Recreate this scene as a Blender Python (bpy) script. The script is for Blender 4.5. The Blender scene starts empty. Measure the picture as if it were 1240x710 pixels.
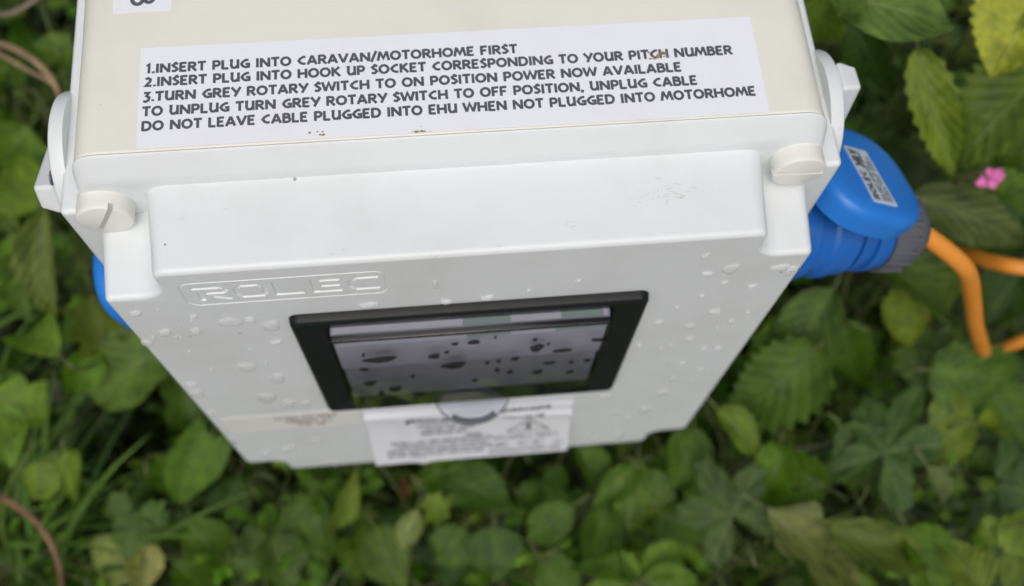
import bpy, bmesh, math, random
from mathutils import Vector, Matrix, noise
from mathutils.geometry import tessellate_polygon
random.seed(7)
S = bpy.context.scene
COL = S.collection
Z0 = 0.95                                   # height of the box top above the soil

# ---------------------------------------------------------------- camera, sky, sun, exposure
CAM = Vector((-0.01016, -0.17922, 0.37862 + Z0))
ROT = Matrix(((0.99552268, 0.06930901, -0.06427176),
              (-0.08838038, 0.92364973, -0.3729076),
              (0.03351874, 0.37691834, 0.92563981)))
FPX = 1271.25
cd = bpy.data.cameras.new('camera')
cam = bpy.data.objects.new('camera', cd)
COL.objects.link(cam)
cam.matrix_world = Matrix.Translation(CAM) @ ROT.to_4x4()
cd.sensor_width = 36.0
cd.lens = FPX / 1240 * 36
cd.clip_start = 0.01
cd.clip_end = 500
cd.dof.use_dof = True
cd.dof.focus_distance = 0.425
cd.dof.aperture_fstop = 6.0
S.camera = cam

SUN_EL, SUN_AZ = math.radians(61), math.radians(190)
w = bpy.data.worlds.new('World'); S.world = w; w.use_nodes = True
nt = w.node_tree
bg = nt.nodes['Background']
sky = nt.nodes.new('ShaderNodeTexSky'); sky.sky_type = 'NISHITA'
sky.sun_disc = False; sky.sun_elevation = SUN_EL; sky.sun_rotation = SUN_AZ
sky.air_density = 1.0; sky.dust_density = 6.0; sky.ozone_density = 0.6
hs = nt.nodes.new('ShaderNodeHueSaturation'); hs.inputs['Saturation'].default_value = 0.70
nt.links.new(sky.outputs[0], hs.inputs['Color'])
nt.links.new(hs.outputs[0], bg.inputs['Color'])
bg.inputs['Strength'].default_value = 0.12
sd = bpy.data.lights.new('sun', 'SUN'); sd.energy = 1.0; sd.angle = math.radians(60); sd.color = (1, 0.985, 0.96)
so = bpy.data.objects.new('sun', sd); COL.objects.link(so)
sdir = Vector((math.sin(SUN_AZ) * math.cos(SUN_EL), math.cos(SUN_AZ) * math.cos(SUN_EL), math.sin(SUN_EL)))
so.rotation_euler = sdir.to_track_quat('Z', 'Y').to_euler(); so.location = (0, 0, 4)
S.view_settings.view_transform = 'Standard'; S.view_settings.look = 'None'
S.view_settings.gamma = 1.0; S.view_settings.exposure = -0.24

def at(px, py, axis, v):
    """pixel of the photograph -> point where its sight line meets the plane axis = v (box coordinates)"""
    d = ROT @ Vector(((px - 620) / FPX, -(py - 355) / FPX, -1.0))
    c = CAM - Vector((0, 0, Z0))
    return c + d * ((v - c[axis]) / d[axis])
def atz(px, py, z):                         # world height z
    p = at(px, py, 2, z - Z0); return Vector((p.x, p.y, z))

# ---------------------------------------------------------------- materials
class NT:
    def __init__(s, name):
        s.m = bpy.data.materials.new(name); s.m.use_nodes = True
        s.t = s.m.node_tree; s.t.nodes.clear()
        s.out = s.n('ShaderNodeOutputMaterial')
    def n(s, k, **kw):
        o = s.t.nodes.new(k)
        for a, b in kw.items(): setattr(o, a, b)
        return o
    def l(s, a, b): s.t.links.new(a, b)
    def val(s, sock, v):
        if hasattr(v, 'is_output'): s.l(v, sock)
        else: sock.default_value = v
    def math(s, op, a, b=0.0):
        o = s.n('ShaderNodeMath', operation=op); s.val(o.inputs[0], a); s.val(o.inputs[1], b); return o.outputs[0]
    def ramp(s, f, stops):
        o = s.n('ShaderNodeValToRGB'); s.l(f, o.inputs[0]); e = o.color_ramp.elements
        while len(e) < len(stops): e.new(0.5)
        for i, (p, c) in enumerate(stops):
            e[i].position = p; e[i].color = (*c, 1) if len(c) == 3 else c
        return o.outputs[0]
    def mix(s, f, a, b, mode='MIX'):
        o = s.n('ShaderNodeMix', data_type='RGBA', blend_type=mode)
        s.val(o.inputs[0], f); s.val(o.inputs[6], a if hasattr(a, 'is_output') else (*a, 1)); s.val(o.inputs[7], b if hasattr(b, 'is_output') else (*b, 1))
        return o.outputs[2]
    def noise(s, scale, detail=4, rough=0.55, vec=None):
        o = s.n('ShaderNodeTexNoise'); o.inputs['Scale'].default_value = scale; o.inputs['Detail'].default_value = detail
        o.inputs['Roughness'].default_value = rough
        if vec is not None: s.l(vec, o.inputs['Vector'])
        return o
    def bsdf(s, color, rough=0.5, **kw):
        b = s.n('ShaderNodeBsdfPrincipled'); s.val(b.inputs['Base Color'], color if hasattr(color, 'is_output') else (*color, 1))
        s.val(b.inputs['Roughness'], rough)
        for k, v in kw.items(): s.val(b.inputs[k.replace('_', ' ')], v)
        return b
    def bump(s, h, strength, dist, b):
        o = s.n('ShaderNodeBump'); o.inputs['Strength'].default_value = strength; o.inputs['Distance'].default_value = dist
        s.l(h, o.inputs['Height']); s.l(o.outputs[0], b.inputs['Normal'])
    def end(s, sh): s.l(sh, s.out.inputs['Surface']); return s.m

def plastic(name, col, rough=0.38, dirt=(0.45, 0.42, 0.34), dirt_amt=0.25, specks=True, orange_peel=0.05, spec=0.5):
    m = NT(name); tc = m.n('ShaderNodeTexCoord').outputs['Object']
    n1 = m.noise(14, 6, 0.62, tc); n2 = m.noise(90, 3, 0.6, tc)
    k = m.ramp(n1.outputs['Fac'], [(0.46, (0, 0, 0)), (0.80, (1, 1, 1))])
    k = m.math('MULTIPLY', k, dirt_amt)
    c = m.mix(k, col, dirt)
    if specks:
        v = m.n('ShaderNodeTexVoronoi'); v.inputs['Scale'].default_value = 130; m.l(tc, v.inputs['Vector'])
        sp = m.math('LESS_THAN', v.outputs['Distance'], 0.10)
        cm = m.n('ShaderNodeSeparateColor'); m.l(v.outputs['Color'], cm.inputs[0])
        sp = m.math('MULTIPLY', sp, m.math('GREATER_THAN', cm.outputs[0], 0.965))
        c = m.mix(m.math('MULTIPLY', sp, 0.6), c, (0.10, 0.09, 0.06))
    r = m.math('ADD', m.math('MULTIPLY', n2.outputs['Fac'], 0.16), rough - 0.08)
    b = m.bsdf(c, r, Specular_IOR_Level=spec)
    m.bump(m.noise(900, 2, 0.5, tc).outputs['Fac'], orange_peel, 0.0004, b)
    return m.end(b.outputs[0])

M = {}
M['white'] = plastic('white_plastic', (0.765, 0.805, 0.815), 0.36, (0.42, 0.42, 0.33), 0.22)
M['cream'] = plastic('aged_cream_plastic', (0.80, 0.80, 0.715), 0.40)
M['screw'] = plastic('off_white_plastic', (0.82, 0.82, 0.775), 0.4)
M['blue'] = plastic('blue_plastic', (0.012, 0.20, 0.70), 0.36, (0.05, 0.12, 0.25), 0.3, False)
M['shaded_blue'] = plastic('shade_painted_blue', (0.009, 0.125, 0.48), 0.36, (0.03, 0.05, 0.1), 0.3, False)  # blue darkened: the flap's shadow on socket and plug is painted in
M['grey'] = plastic('dark_grey_plastic', (0.085, 0.095, 0.115), 0.5, (0.2, 0.19, 0.17), 0.3, False)
M['black'] = plastic('black_plastic', (0.010, 0.012, 0.013), 0.36, (0.03, 0.035, 0.03), 0.2, False, 0.05, 0.22)
m = NT('matte_black'); M['matte'] = m.end(m.bsdf((0.004, 0.004, 0.005), 0.9, Specular_IOR_Level=0.05).outputs[0])
M['orange'] = plastic('orange_rubber', (0.80, 0.29, 0.030), 0.5, (0.42, 0.20, 0.06), 0.6, False)
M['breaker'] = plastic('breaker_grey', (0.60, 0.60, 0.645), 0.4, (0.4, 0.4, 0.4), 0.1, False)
M['shade_low'] = plastic('painted_shade_grey', (0.27, 0.275, 0.29), 0.4, (0.2, 0.2, 0.2), 0.1, False)  # grey with the shade low in the window painted in
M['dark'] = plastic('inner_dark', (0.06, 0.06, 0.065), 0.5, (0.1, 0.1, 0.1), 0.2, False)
M['green_print'] = plastic('green_print', (0.42, 0.58, 0.49), 0.5, (0.2, 0.3, 0.2), 0.1, False)
M['timber'] = plastic('weathered_timber', (0.22, 0.16, 0.10), 0.8, (0.10, 0.08, 0.05), 0.9, False)
M['ink'] = plastic('printed_ink', (0.085, 0.088, 0.105), 0.45, (0.2, 0.2, 0.22), 0.35, False)
M['red_ink'] = plastic('brown_ink', (0.24, 0.11, 0.08), 0.5, (0.4, 0.25, 0.2), 0.3, False)
M['grey_ink'] = plastic('grey_ink', (0.30, 0.31, 0.35), 0.5, (0.4, 0.4, 0.42), 0.3, False)
M['scuff'] = plastic('grey_scuff', (0.62, 0.63, 0.59), 0.8, (0.3, 0.28, 0.22), 0.9, False)
M['dirt'] = plastic('dried_dirt', (0.32, 0.26, 0.16), 0.8, (0.12, 0.10, 0.06), 0.9, False)

def sticker(name, col):
    m = NT(name); tc = m.n('ShaderNodeTexCoord').outputs['Object']
    n = m.noise(30, 5, 0.6, tc)
    c = m.mix(m.math('MULTIPLY', m.ramp(n.outputs['Fac'], [(0.5, (0, 0, 0)), (0.8, (1, 1, 1))]), 0.16), col, (0.6, 0.58, 0.5))
    b = m.bsdf(c, 0.30)
    m.bump(m.noise(45, 3, 0.5, tc).outputs['Fac'], 0.06, 0.001, b)
    return m.end(b.outputs[0])
M['label'] = sticker('white_vinyl', (0.855, 0.88, 0.925))
M['label_grey'] = sticker('grey_vinyl', (0.55, 0.62, 0.68))
M['label_cream'] = sticker('cream_vinyl', (0.86, 0.87, 0.835))

def pane(name, tint, ior=1.5, rough=0.02):
    m = NT(name)
    tr = m.n('ShaderNodeBsdfTransparent'); tr.inputs[0].default_value = (*tint, 1)
    gl = m.n('ShaderNodeBsdfGlossy'); gl.inputs['Roughness'].default_value = rough
    fr = m.n('ShaderNodeFresnel'); fr.inputs[0].default_value = ior
    ge = m.n('ShaderNodeNewGeometry')
    mx = m.n('ShaderNodeMixShader'); m.l(m.math('MULTIPLY', fr.outputs[0], m.math('SUBTRACT', 1.0, ge.outputs['Backfacing'])), mx.inputs[0]); m.l(tr.outputs[0], mx.inputs[1]); m.l(gl.outputs[0], mx.inputs[2])
    return m.end(mx.outputs[0])
M['pane'] = pane('smoked_clear_plastic', (0.72, 0.72, 0.77))
M['tab'] = pane('grey_clear_plastic', (0.84, 0.85, 0.89))
def water(name, tint, painted_light):  # white diffuse share stands in for sky light focused by the drops
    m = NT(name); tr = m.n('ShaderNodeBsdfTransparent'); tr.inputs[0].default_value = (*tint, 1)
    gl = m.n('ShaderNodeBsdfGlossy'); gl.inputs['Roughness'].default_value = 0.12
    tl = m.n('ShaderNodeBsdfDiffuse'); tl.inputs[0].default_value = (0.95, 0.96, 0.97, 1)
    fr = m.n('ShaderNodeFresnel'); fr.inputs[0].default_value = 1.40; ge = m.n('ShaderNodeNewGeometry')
    m1 = m.n('ShaderNodeMixShader'); m1.inputs[0].default_value = painted_light; m.l(tr.outputs[0], m1.inputs[1]); m.l(tl.outputs[0], m1.inputs[2])
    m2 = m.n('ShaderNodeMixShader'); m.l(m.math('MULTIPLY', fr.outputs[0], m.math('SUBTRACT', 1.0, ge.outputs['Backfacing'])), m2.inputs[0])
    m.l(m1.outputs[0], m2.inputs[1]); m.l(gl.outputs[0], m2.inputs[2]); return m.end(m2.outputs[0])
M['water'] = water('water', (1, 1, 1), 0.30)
M['water_dark'] = pane('water_on_glass', (0.40, 0.41, 0.40), 1.33, 0.03)  # dark tint put in for the dim view refracted through these drops

def leaf_material():
    m = NT('leaf'); oi = m.n('ShaderNodeObjectInfo'); uv = m.n('ShaderNodeUVMap').outputs[0]
    sx = m.n('ShaderNodeSeparateXYZ'); m.l(uv, sx.inputs[0])
    u = m.math('ABSOLUTE', m.math('SUBTRACT', sx.outputs[0], 0.5)); v = sx.outputs[1]
    t = m.math('SUBTRACT', m.math('MULTIPLY', v, 8.0), m.math('MULTIPLY', u, 5.0))
    fr = m.math('ABSOLUTE', m.math('SUBTRACT', m.math('FRACT', m.math('ADD', t, 10.0)), 0.5))
    side = m.ramp(fr, [(0.0, (1, 1, 1)), (0.10, (0, 0, 0))])
    mid = m.ramp(u, [(0.0, (1, 1, 1)), (0.03, (0, 0, 0))])
    vein = m.math('MAXIMUM', m.math('MULTIPLY', side, 0.45), mid)
    tc = m.n('ShaderNodeTexCoord').outputs['Object']
    add = m.n('ShaderNodeVectorMath', operation='ADD'); m.l(tc, add.inputs[0])
    rv = m.math('MULTIPLY', oi.outputs['Random'], 37.0)
    cx = m.n('ShaderNodeCombineXYZ'); m.l(rv, cx.inputs[0]); m.l(rv, cx.inputs[1]); m.l(cx.outputs[0], add.inputs[1])
    nz = m.noise(5, 5, 0.6, add.outputs[0]); n2 = m.noise(34, 4, 0.6, add.outputs[0])
    base = oi.outputs['Color']
    mot = m.ramp(nz.outputs['Fac'], [(0.3, (0.55, 0.60, 0.55)), (0.7, (1.40, 1.32, 1.0))])
    c = m.mix(1.0, base, mot, 'MULTIPLY')
    c = m.mix(m.math('MULTIPLY', vein, 0.30), c, (0.30, 0.36, 0.15))
    blot = m.ramp(n2.outputs['Fac'], [(0.62, (0, 0, 0)), (0.74, (1, 1, 1))])
    c = m.mix(m.math('MULTIPLY', blot, 0.35), c, (0.16, 0.13, 0.04))
    b = m.bsdf(c, m.ramp(nz.outputs['Fac'], [(0.35, (0.34, 0.34, 0.34)), (0.65, (0.58, 0.58, 0.58))]), Specular_IOR_Level=0.40)
    h = m.math('ADD', m.math('MULTIPLY', fr, 0.9), m.math('ADD', m.math('MULTIPLY', n2.outputs['Fac'], 0.5), m.math('MULTIPLY', mid, -0.5)))
    m.bump(h, 0.28, 0.05, b)
    tl = m.n('ShaderNodeBsdfTranslucent'); m.l(m.mix(1.0, c, (1.25, 1.35, 0.55), 'MULTIPLY'), tl.inputs[0])
    mx = m.n('ShaderNodeMixShader'); mx.inputs[0].default_value = 0.30
    m.l(b.outputs[0], mx.inputs[1]); m.l(tl.outputs[0], mx.inputs[2])
    return m.end(mx.outputs[0])
M['leaf'] = leaf_material()
def stem_material():
    m = NT('stem'); oi = m.n('ShaderNodeObjectInfo'); tc = m.n('ShaderNodeTexCoord').outputs['Object']
    n = m.noise(40, 4, 0.6, tc)
    c = m.mix(1.0, oi.outputs['Color'], m.ramp(n.outputs['Fac'], [(0.3, (0.6, 0.6, 0.6)), (0.7, (1.3, 1.25, 1.2))]), 'MULTIPLY')
    return m.end(m.bsdf(c, 0.6).outputs[0])
M['stem'] = stem_material()
def petal_material():
    m = NT('petal'); tc = m.n('ShaderNodeTexCoord').outputs['Object']
    c = m.ramp(m.noise(300, 3, 0.5, tc).outputs['Fac'], [(0.3, (0.55, 0.10, 0.34)), (0.7, (0.72, 0.22, 0.50))])
    return m.end(m.bsdf(c, 0.5).outputs[0])
M['petal'] = petal_material()
def soil_material():
    m = NT('soil'); tc = m.n('ShaderNodeTexCoord').outputs['Object']
    n = m.noise(9, 8, 0.65, tc); n2 = m.noise(60, 5, 0.7, tc); n3 = m.noise(0.6, 4, 0.6, tc)
    c = m.ramp(n.outputs['Fac'], [(0.3, (0.018, 0.013, 0.008)), (0.6, (0.05, 0.037, 0.02)), (0.8, (0.03, 0.045, 0.015))])
    g = m.ramp(n2.outputs['Fac'], [(0.3, (0.02, 0.04, 0.01)), (0.7, (0.06, 0.10, 0.025))])
    far = m.n('ShaderNodeVectorMath', operation='LENGTH'); m.l(tc, far.inputs[0])
    c = m.mix(m.ramp(m.math('MULTIPLY', far.outputs['Value'], 0.2), [(0.35, (0, 0, 0)), (0.6, (1, 1, 1))]), c, g)
    b = m.bsdf(c, 0.9); m.bump(n2.outputs['Fac'], 0.8, 0.02, b); return m.end(b.outputs[0])
M['soil'] = soil_material()
def gravel_material():
    m = NT('gravel'); tc = m.n('ShaderNodeTexCoord').outputs['Object']
    v = m.n('ShaderNodeTexVoronoi'); v.inputs['Scale'].default_value = 70; m.l(tc, v.inputs['Vector'])
    g = m.n('ShaderNodeRGBToBW'); m.l(v.outputs['Color'], g.inputs[0])
    c = m.ramp(g.outputs[0], [(0.1, (0.24, 0.23, 0.23)), (0.9, (0.48, 0.47, 0.48))])
    c = m.mix(m.ramp(v.outputs['Distance'], [(0.35, (0, 0, 0)), (0.8, (1, 1, 1))]), c, (0.06, 0.055, 0.05))
    b = m.bsdf(c, 0.8); m.bump(m.math('SUBTRACT', 1.0, v.outputs['Distance']), 1.0, 0.01, b); return m.end(b.outputs[0])
M['gravel'] = gravel_material()

# ---------------------------------------------------------------- helpers
def thing(name, label, cat, loc, group=None):
    o = bpy.data.objects.new(name, None); COL.objects.link(o); o.location = loc; o.empty_display_size = 0.05
    o['label'] = label; o['category'] = cat
    if group: o['group'] = group
    return o
def link(name, me, mat, parent=None, loc=None):
    if mat is not None and not me.materials: me.materials.append(mat)
    o = bpy.data.objects.new(name, me); COL.objects.link(o)
    if parent is not None: o.parent = parent
    if loc is not None: o.location = loc
    return o
def finish(bm, name, smooth=35, recalc=True):
    if recalc: bmesh.ops.recalc_face_normals(bm, faces=bm.faces)
    me = bpy.data.meshes.new(name); bm.to_mesh(me); bm.free()
    if smooth:
        me.shade_smooth(); me.set_sharp_from_angle(angle=math.radians(smooth))
    return me
def wn(o):
    md = o.modifiers.new('wn', 'WEIGHTED_NORMAL'); md.keep_sharp = True; md.weight = 80; return o
def fillet(pts, seg=5):
    """pts: (x, z, r) -> rounded outline"""
    out = []; n = len(pts)
    for i in range(n):
        p = Vector(pts[i][:2]); a = Vector(pts[i - 1][:2]); c = Vector(pts[(i + 1) % n][:2]); r = pts[i][2]
        u = (a - p).normalized(); v = (c - p).normalized()
        if r <= 0: out.append(p); continue
        ang = u.angle(v); d = r / math.tan(ang / 2)
        ctr = p + (u + v).normalized() * (r / math.sin(ang / 2))
        s, e = p + u * d - ctr, p + v * d - ctr
        a0 = math.atan2(s.y, s.x); a1 = math.atan2(e.y, e.x); da = (a1 - a0 + math.pi) % (2 * math.pi) - math.pi
        for k in range(seg + 1):
            t = a0 + da * k / seg; out.append(ctr + Vector((math.cos(t), math.sin(t))) * r)
    return out
def offset(loop, d):
    n = len(loop); area = sum(loop[i].x * loop[(i + 1) % n].y - loop[(i + 1) % n].x * loop[i].y for i in range(n))
    sg = 1 if area > 0 else -1; out = []
    for i in range(n):
        e1 = (loop[i] - loop[i - 1]); e2 = (loop[(i + 1) % n] - loop[i])
        n1 = Vector((e1.y, -e1.x)).normalized(); n2 = Vector((e2.y, -e2.x)).normalized()
        b = (n1 + n2); b = b.normalized() / max(0.35, math.sqrt((1 + n1.dot(n2)) / 2))
        out.append(loop[i] + b * d * sg)
    return out
def rrect(x0, x1, z0, z1, r, seg=5): return fillet([(x0, z0, r), (x1, z0, r), (x1, z1, r), (x0, z1, r)], seg)
def loft(bm, loops, cap0=False, cap1=False, closed=False):
    """loops: lists of 3D points with equal counts"""
    vs = [[bm.verts.new(p) for p in lp] for lp in loops]; n = len(vs[0])
    pairs = list(zip(vs, vs[1:])) + ([(vs[-1], vs[0])] if closed else [])
    for a, b in pairs:
        for i in range(n): bm.faces.new((a[i], a[(i + 1) % n], b[(i + 1) % n], b[i]))
    if cap0: bm.faces.new(vs[0])
    if cap1: bm.faces.new(vs[-1])
    return vs
def xz(loop, y): return [Vector((p.x, y, p.y)) for p in loop]
def box(bm, x0, x1, y0, y1, z0, z1, r=0.0, seg=2):
    t = bmesh.new(); bmesh.ops.create_cube(t, size=1)
    for v in t.verts: v.co = Vector(((x0 + x1) / 2 + v.co.x * (x1 - x0), (y0 + y1) / 2 + v.co.y * (y1 - y0), (z0 + z1) / 2 + v.co.z * (z1 - z0)))
    if r: bmesh.ops.bevel(t, geom=t.edges[:], offset=r, segments=seg, affect='EDGES', profile=0.5)
    me = bpy.data.meshes.new('tmp'); t.to_mesh(me); t.free(); bm.from_mesh(me); bpy.data.meshes.remove(me)
def lathe(bm, prof, n=40, mat=None):
    """prof: (axial x, radius) about +X; optional 4x4"""
    loops = [[Vector((a, r * math.cos(2 * math.pi * k / n), r * math.sin(2 * math.pi * k / n))) for k in range(n)] for a, r in prof]
    if mat: loops = [[mat @ p for p in l] for l in loops]
    loft(bm, loops, prof[0][1] > 1e-6, prof[-1][1] > 1e-6)
def spline(pts, k=6):
    out = []; P = [Vector(p) for p in pts]
    for i in range(len(P) - 1):
        a, b, c, d = P[max(i - 1, 0)], P[i], P[i + 1], P[min(i + 2, len(P) - 1)]
        for j in range(k):
            t = j / k; out.append(0.5 * ((2 * b) + (c - a) * t + (2 * a - 5 * b + 4 * c - d) * t * t + (3 * b - a - 3 * c + d) * t ** 3))
    out.append(P[-1]); return out
def tube(bm, path, r0, r1=None, n=6):
    r1 = r0 if r1 is None else r1; loops = []; up = Vector((0.3, 0.9, 0.2)).normalized(); N = len(path)
    for i, p in enumerate(path):
        d = (path[min(i + 1, N - 1)] - path[max(i - 1, 0)]).normalized()
        a = d.cross(up)
        if a.length < 1e-4: a = d.cross(Vector((1, 0, 0)))
        a.normalize(); b = d.cross(a).normalized(); up = -a.cross(d) if False else up
        r = r0 + (r1 - r0) * i / max(1, N - 1)
        loops.append([p + a * r * math.cos(2 * math.pi * k / n) + b * r * math.sin(2 * math.pi * k / n) for k in range(n)])
    loft(bm, loops, True, True)

# ---------------------------------------------------------------- ground and path
def sheet(name, x0, x1, y0, y1, z, mat, n=1, amp=0.0):
    bm = bmesh.new(); g = [[None] * (n + 1) for _ in range(n + 1)]
    for i in range(n + 1):
        for j in range(n + 1):
            x = x0 + (x1 - x0) * i / n; y = y0 + (y1 - y0) * j / n
            g[i][j] = bm.verts.new((x, y, z + amp * noise.noise(Vector((x * 3, y * 3, 0)))))
    for i in range(n):
        for j in range(n): bm.faces.new((g[i][j], g[i + 1][j], g[i + 1][j + 1], g[i][j + 1]))
    o = link(name, finish(bm, name, None), mat); o['kind'] = 'structure'; return o
sheet('ground', -150, 150, -150, 150, 0, M['soil'])
sheet('path', -40, 40, -3.2, -0.42, 0.006, M['gravel'])

# ---------------------------------------------------------------- the hook-up box
BOX = thing('hook_up_box', 'white and cream electric hook-up box with instruction label, black window and side switches', 'electrical box', (0, 0, Z0))
HW, HT = 0.16, 0.376
YB, YF = 0.0468, 0.0400

# cream back box
bm = bmesh.new(); lp = rrect(-0.1592, 0.1592, -HT, 0, 0.011, 6)
loft(bm, [xz(offset(lp, o), y) for y, o in ((YB, -0.0008), (YB + 0.0012, 0.0), (0.110, 0.0), (0.176, 0.0008), (0.1785, -0.0010), (0.180, -0.004))], True, True)
back_box = wn(link('back_box', finish(bm, 'back_box'), M['cream'], BOX))

# lid: rim, body with notched corners, front with window opening
bm = bmesh.new()
loft(bm, [xz(offset(rrect(-HW, HW, -HT, 0.0005 - dz, 0.0120, 7), o), y) for y, dz, o in ((YB - 0.0004, 0.0, -0.006), (YB - 0.0004, 0.0, -0.0008), (YB - 0.0010, 0.0001, -0.0002), (YB - 0.0022, 0.0012, 0.0), (YB - 0.0070, 0.0098, 0.0),
     (YB - 0.0076, 0.0112, -0.0003), (YB - 0.0079, 0.0122, -0.0010), (YB - 0.0080, 0.0128, -0.0022), (YB - 0.0080, 0.0128, -0.0060))], False, True)
wn(link('lid_rim', finish(bm, 'lid_rim', 50), M['white'], BOX))

# engraved emblem: the lid face is cut round the outline and the letters
def stroke_sides(st, w, sx, sz):
    P = [Vector((p[0] * sx, p[1] * sz)) for p in st]
    closed = (P[0] - P[-1]).length < 1e-9
    if closed: P = P[:-1]
    n = len(P); L, Rr = [], []
    for i in range(n):
        a = P[i - 1] if (i > 0 or closed) else None; c = P[(i + 1) % n] if (i < n - 1 or closed) else None
        d1 = (P[i] - a).normalized() if a is not None else None; d2 = (c - P[i]).normalized() if c is not None else None
        d1 = d1 or d2; d2 = d2 or d1
        n1 = Vector((-d1.y, d1.x)); n2 = Vector((-d2.y, d2.x)); b = (n1 + n2)
        b = n1 if b.length < 1e-6 else b.normalized() / max(0.5, math.sqrt(max(0, (1 + n1.dot(n2)) / 2)))
        L.append(P[i] + b * w / 2); Rr.append(P[i] - b * w / 2)
    return L, Rr, closed
def strokes_mesh(name, strokes, w, h, plane, org, sx, sz, bev=0.0, base=-0.0003):
    """thick polylines -> raised letters. plane 'xz' (front) or 'xy' (top)"""
    bm = bmesh.new()
    for si, st in enumerate(strokes):
        L, Rr, closed = stroke_sides(st, w, sx, sz); n = len(L)
        def to3(p, hh):
            return Vector((org[0] + p.x, org[1] - hh, org[2] + p.y)) if plane == 'xz' else Vector((org[0] + p.x, org[1] + p.y, org[2] + hh))
        e = 0.000012 * (si % 5)
        def ctr(i, q, k): return q + ((L[i] + Rr[i]) / 2 - q) * k
        rows = []
        for i in range(n):
            if bev: rows.append([to3(L[i], base), to3(ctr(i, L[i], bev), h + e), to3(ctr(i, Rr[i], bev), h + e), to3(Rr[i], base)])
            else: rows.append([to3(L[i], h + e), to3(Rr[i], h + e)])
        vv = [[bm.verts.new(p) for p in r] for r in rows]
        for i in range(n if closed else n - 1):
            a, b = vv[i], vv[(i + 1) % n]
            for k in range(len(a) - 1): bm.faces.new((a[k], a[k + 1], b[k + 1], b[k]))
        if bev and not closed:
            bm.faces.new(vv[0]); bm.faces.new(vv[-1])
    return finish(bm, name, None, recalc=bool(bev))
def flatmesh_up(me, axis):                      # make flat print face outwards
    for p in me.polygons:
        if (axis == 'z' and p.normal.z < 0) or (axis == '-y' and p.normal.y > 0): p.flip()
    me.update(); return me
ROLEC = [
    [[(0.10, 0), (0.10, 0.62)], [(-0.10, 0.90), (0.84, 0.90), (0.98, 0.78), (0.98, 0.66), (0.86, 0.52), (0.30, 0.52)], [(0.50, 0.28), (1.06, 0.02)]],
    [[(0.20, 0.10), (0.06, 0.30), (0.06, 0.70), (0.20, 0.90), (0.84, 0.90), (0.98, 0.70), (0.98, 0.30), (0.84, 0.10), (0.20, 0.10)]],
    [[(0.10, 1.0), (0.10, 0.10), (0.98, 0.10)]],
    [[(0.10, 1.0), (0.10, 0.10), (1.0, 0.10)], [(0.32, 0.90), (1.0, 0.90)], [(0.32, 0.50), (0.96, 0.50)]],
    [[(1.02, 0.90), (0.24, 0.90), (0.08, 0.70), (0.08, 0.30), (0.24, 0.10), (1.02, 0.10)]]]
lw, gap, LH, LW = 0.0128, 0.0034, 0.0148, 0.0024
ex0, ex1, ez1, ez0 = -0.122, -0.0345, -0.0305, -0.0555
def letter_org(i): return (ex0 + 0.0062 + i * (lw + gap), 0.0, ez0 + 0.0052)
EO = rrect(ex0, ex1, ez0, ez1, 0.0055, 5); EI = offset(EO, -0.0011)
letter_holes, islands = [], []
for i, sts in enumerate(ROLEC):
    o_ = Vector((letter_org(i)[0], letter_org(i)[2]))
    for st in sts:
        L_s, R_s, cl = stroke_sides(st, LW, lw, LH); L_s = [p + o_ for p in L_s]; R_s = [p + o_ for p in R_s]
        if cl:
            big, small = (L_s, R_s) if max(p.x for p in L_s) > max(p.x for p in R_s) else (R_s, L_s)
            letter_holes.append(big); islands.append(small)
        else: letter_holes.append(L_s + R_s[::-1])
XR, XL, ZT, ZN, ZB, ZNB = 0.1295, 0.1552, -0.0192, -0.0425, -0.376, -0.349
RO, RI = 0.0055, 0.0105
WX0, WX1, WZ0, WZ1 = -0.0827, 0.0862, -0.222, -0.074
out = fillet([(-XR, ZT, RO), (-XR, ZN, RI), (-XL, ZN, RO * 0.6), (-XL, ZNB, RO), (-XR, ZNB, RI), (-XR, ZB, RO), (XR, ZB, RO), (XR, ZNB, RI),
              (XL, ZNB, RO), (XL, ZN, RO * 0.6), (XR, ZN, RI), (XR, ZT, RO)], 6)
bm = bmesh.new()
secs = [(YB - 0.0068, 0.0036), (0.020, 0.0016), (0.0030, 0.0), (0.0018, -0.0002), (0.0009, -0.0007), (0.0003, -0.0015), (0.0, -0.0025)]
vs = loft(bm, [xz(offset(out, o), y) for y, o in secs])
hole = [bm.verts.new(p) for p in xz(rrect(WX0 + 0.003, WX1 - 0.003, WZ0 + 0.003, WZ1 - 0.003, 0.004, 3), 0.0)]
front = vs[-1]
def fill(loops):
    vv = []
    for lp in loops: vv += lp
    for t in tessellate_polygon([[Vector((v.co.x, v.co.z, 0)) for v in lp] for lp in loops]):
        try: bm.faces.new([vv[k] for k in t])
        except ValueError: pass
def ring(loop, y=0.0): return [bm.verts.new(p) for p in xz(loop, y)]
eo, ei = ring(EO), ring(EI)
fill([front, hole, eo]); fill([ei] + [ring(h) for h in letter_holes])
for il in islands: fill([ring(il)])
em = ring(offset(EO, -0.00055), 0.0007); n_ = len(eo)
for i in range(n_):
    j = (i + 1) % n_; bm.faces.new((eo[i], eo[j], em[j], em[i])); bm.faces.new((em[i], em[j], ei[j], ei[i]))
inner = [bm.verts.new(v.co + Vector((0, 0.006, 0))) for v in hole]
for i in range(len(hole)): bm.faces.new((hole[i], hole[(i + 1) % len(hole)], inner[(i + 1) % len(hole)], inner[i]))
lid = wn(link('lid', finish(bm, 'lid', 40), M['white'], BOX))

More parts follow.
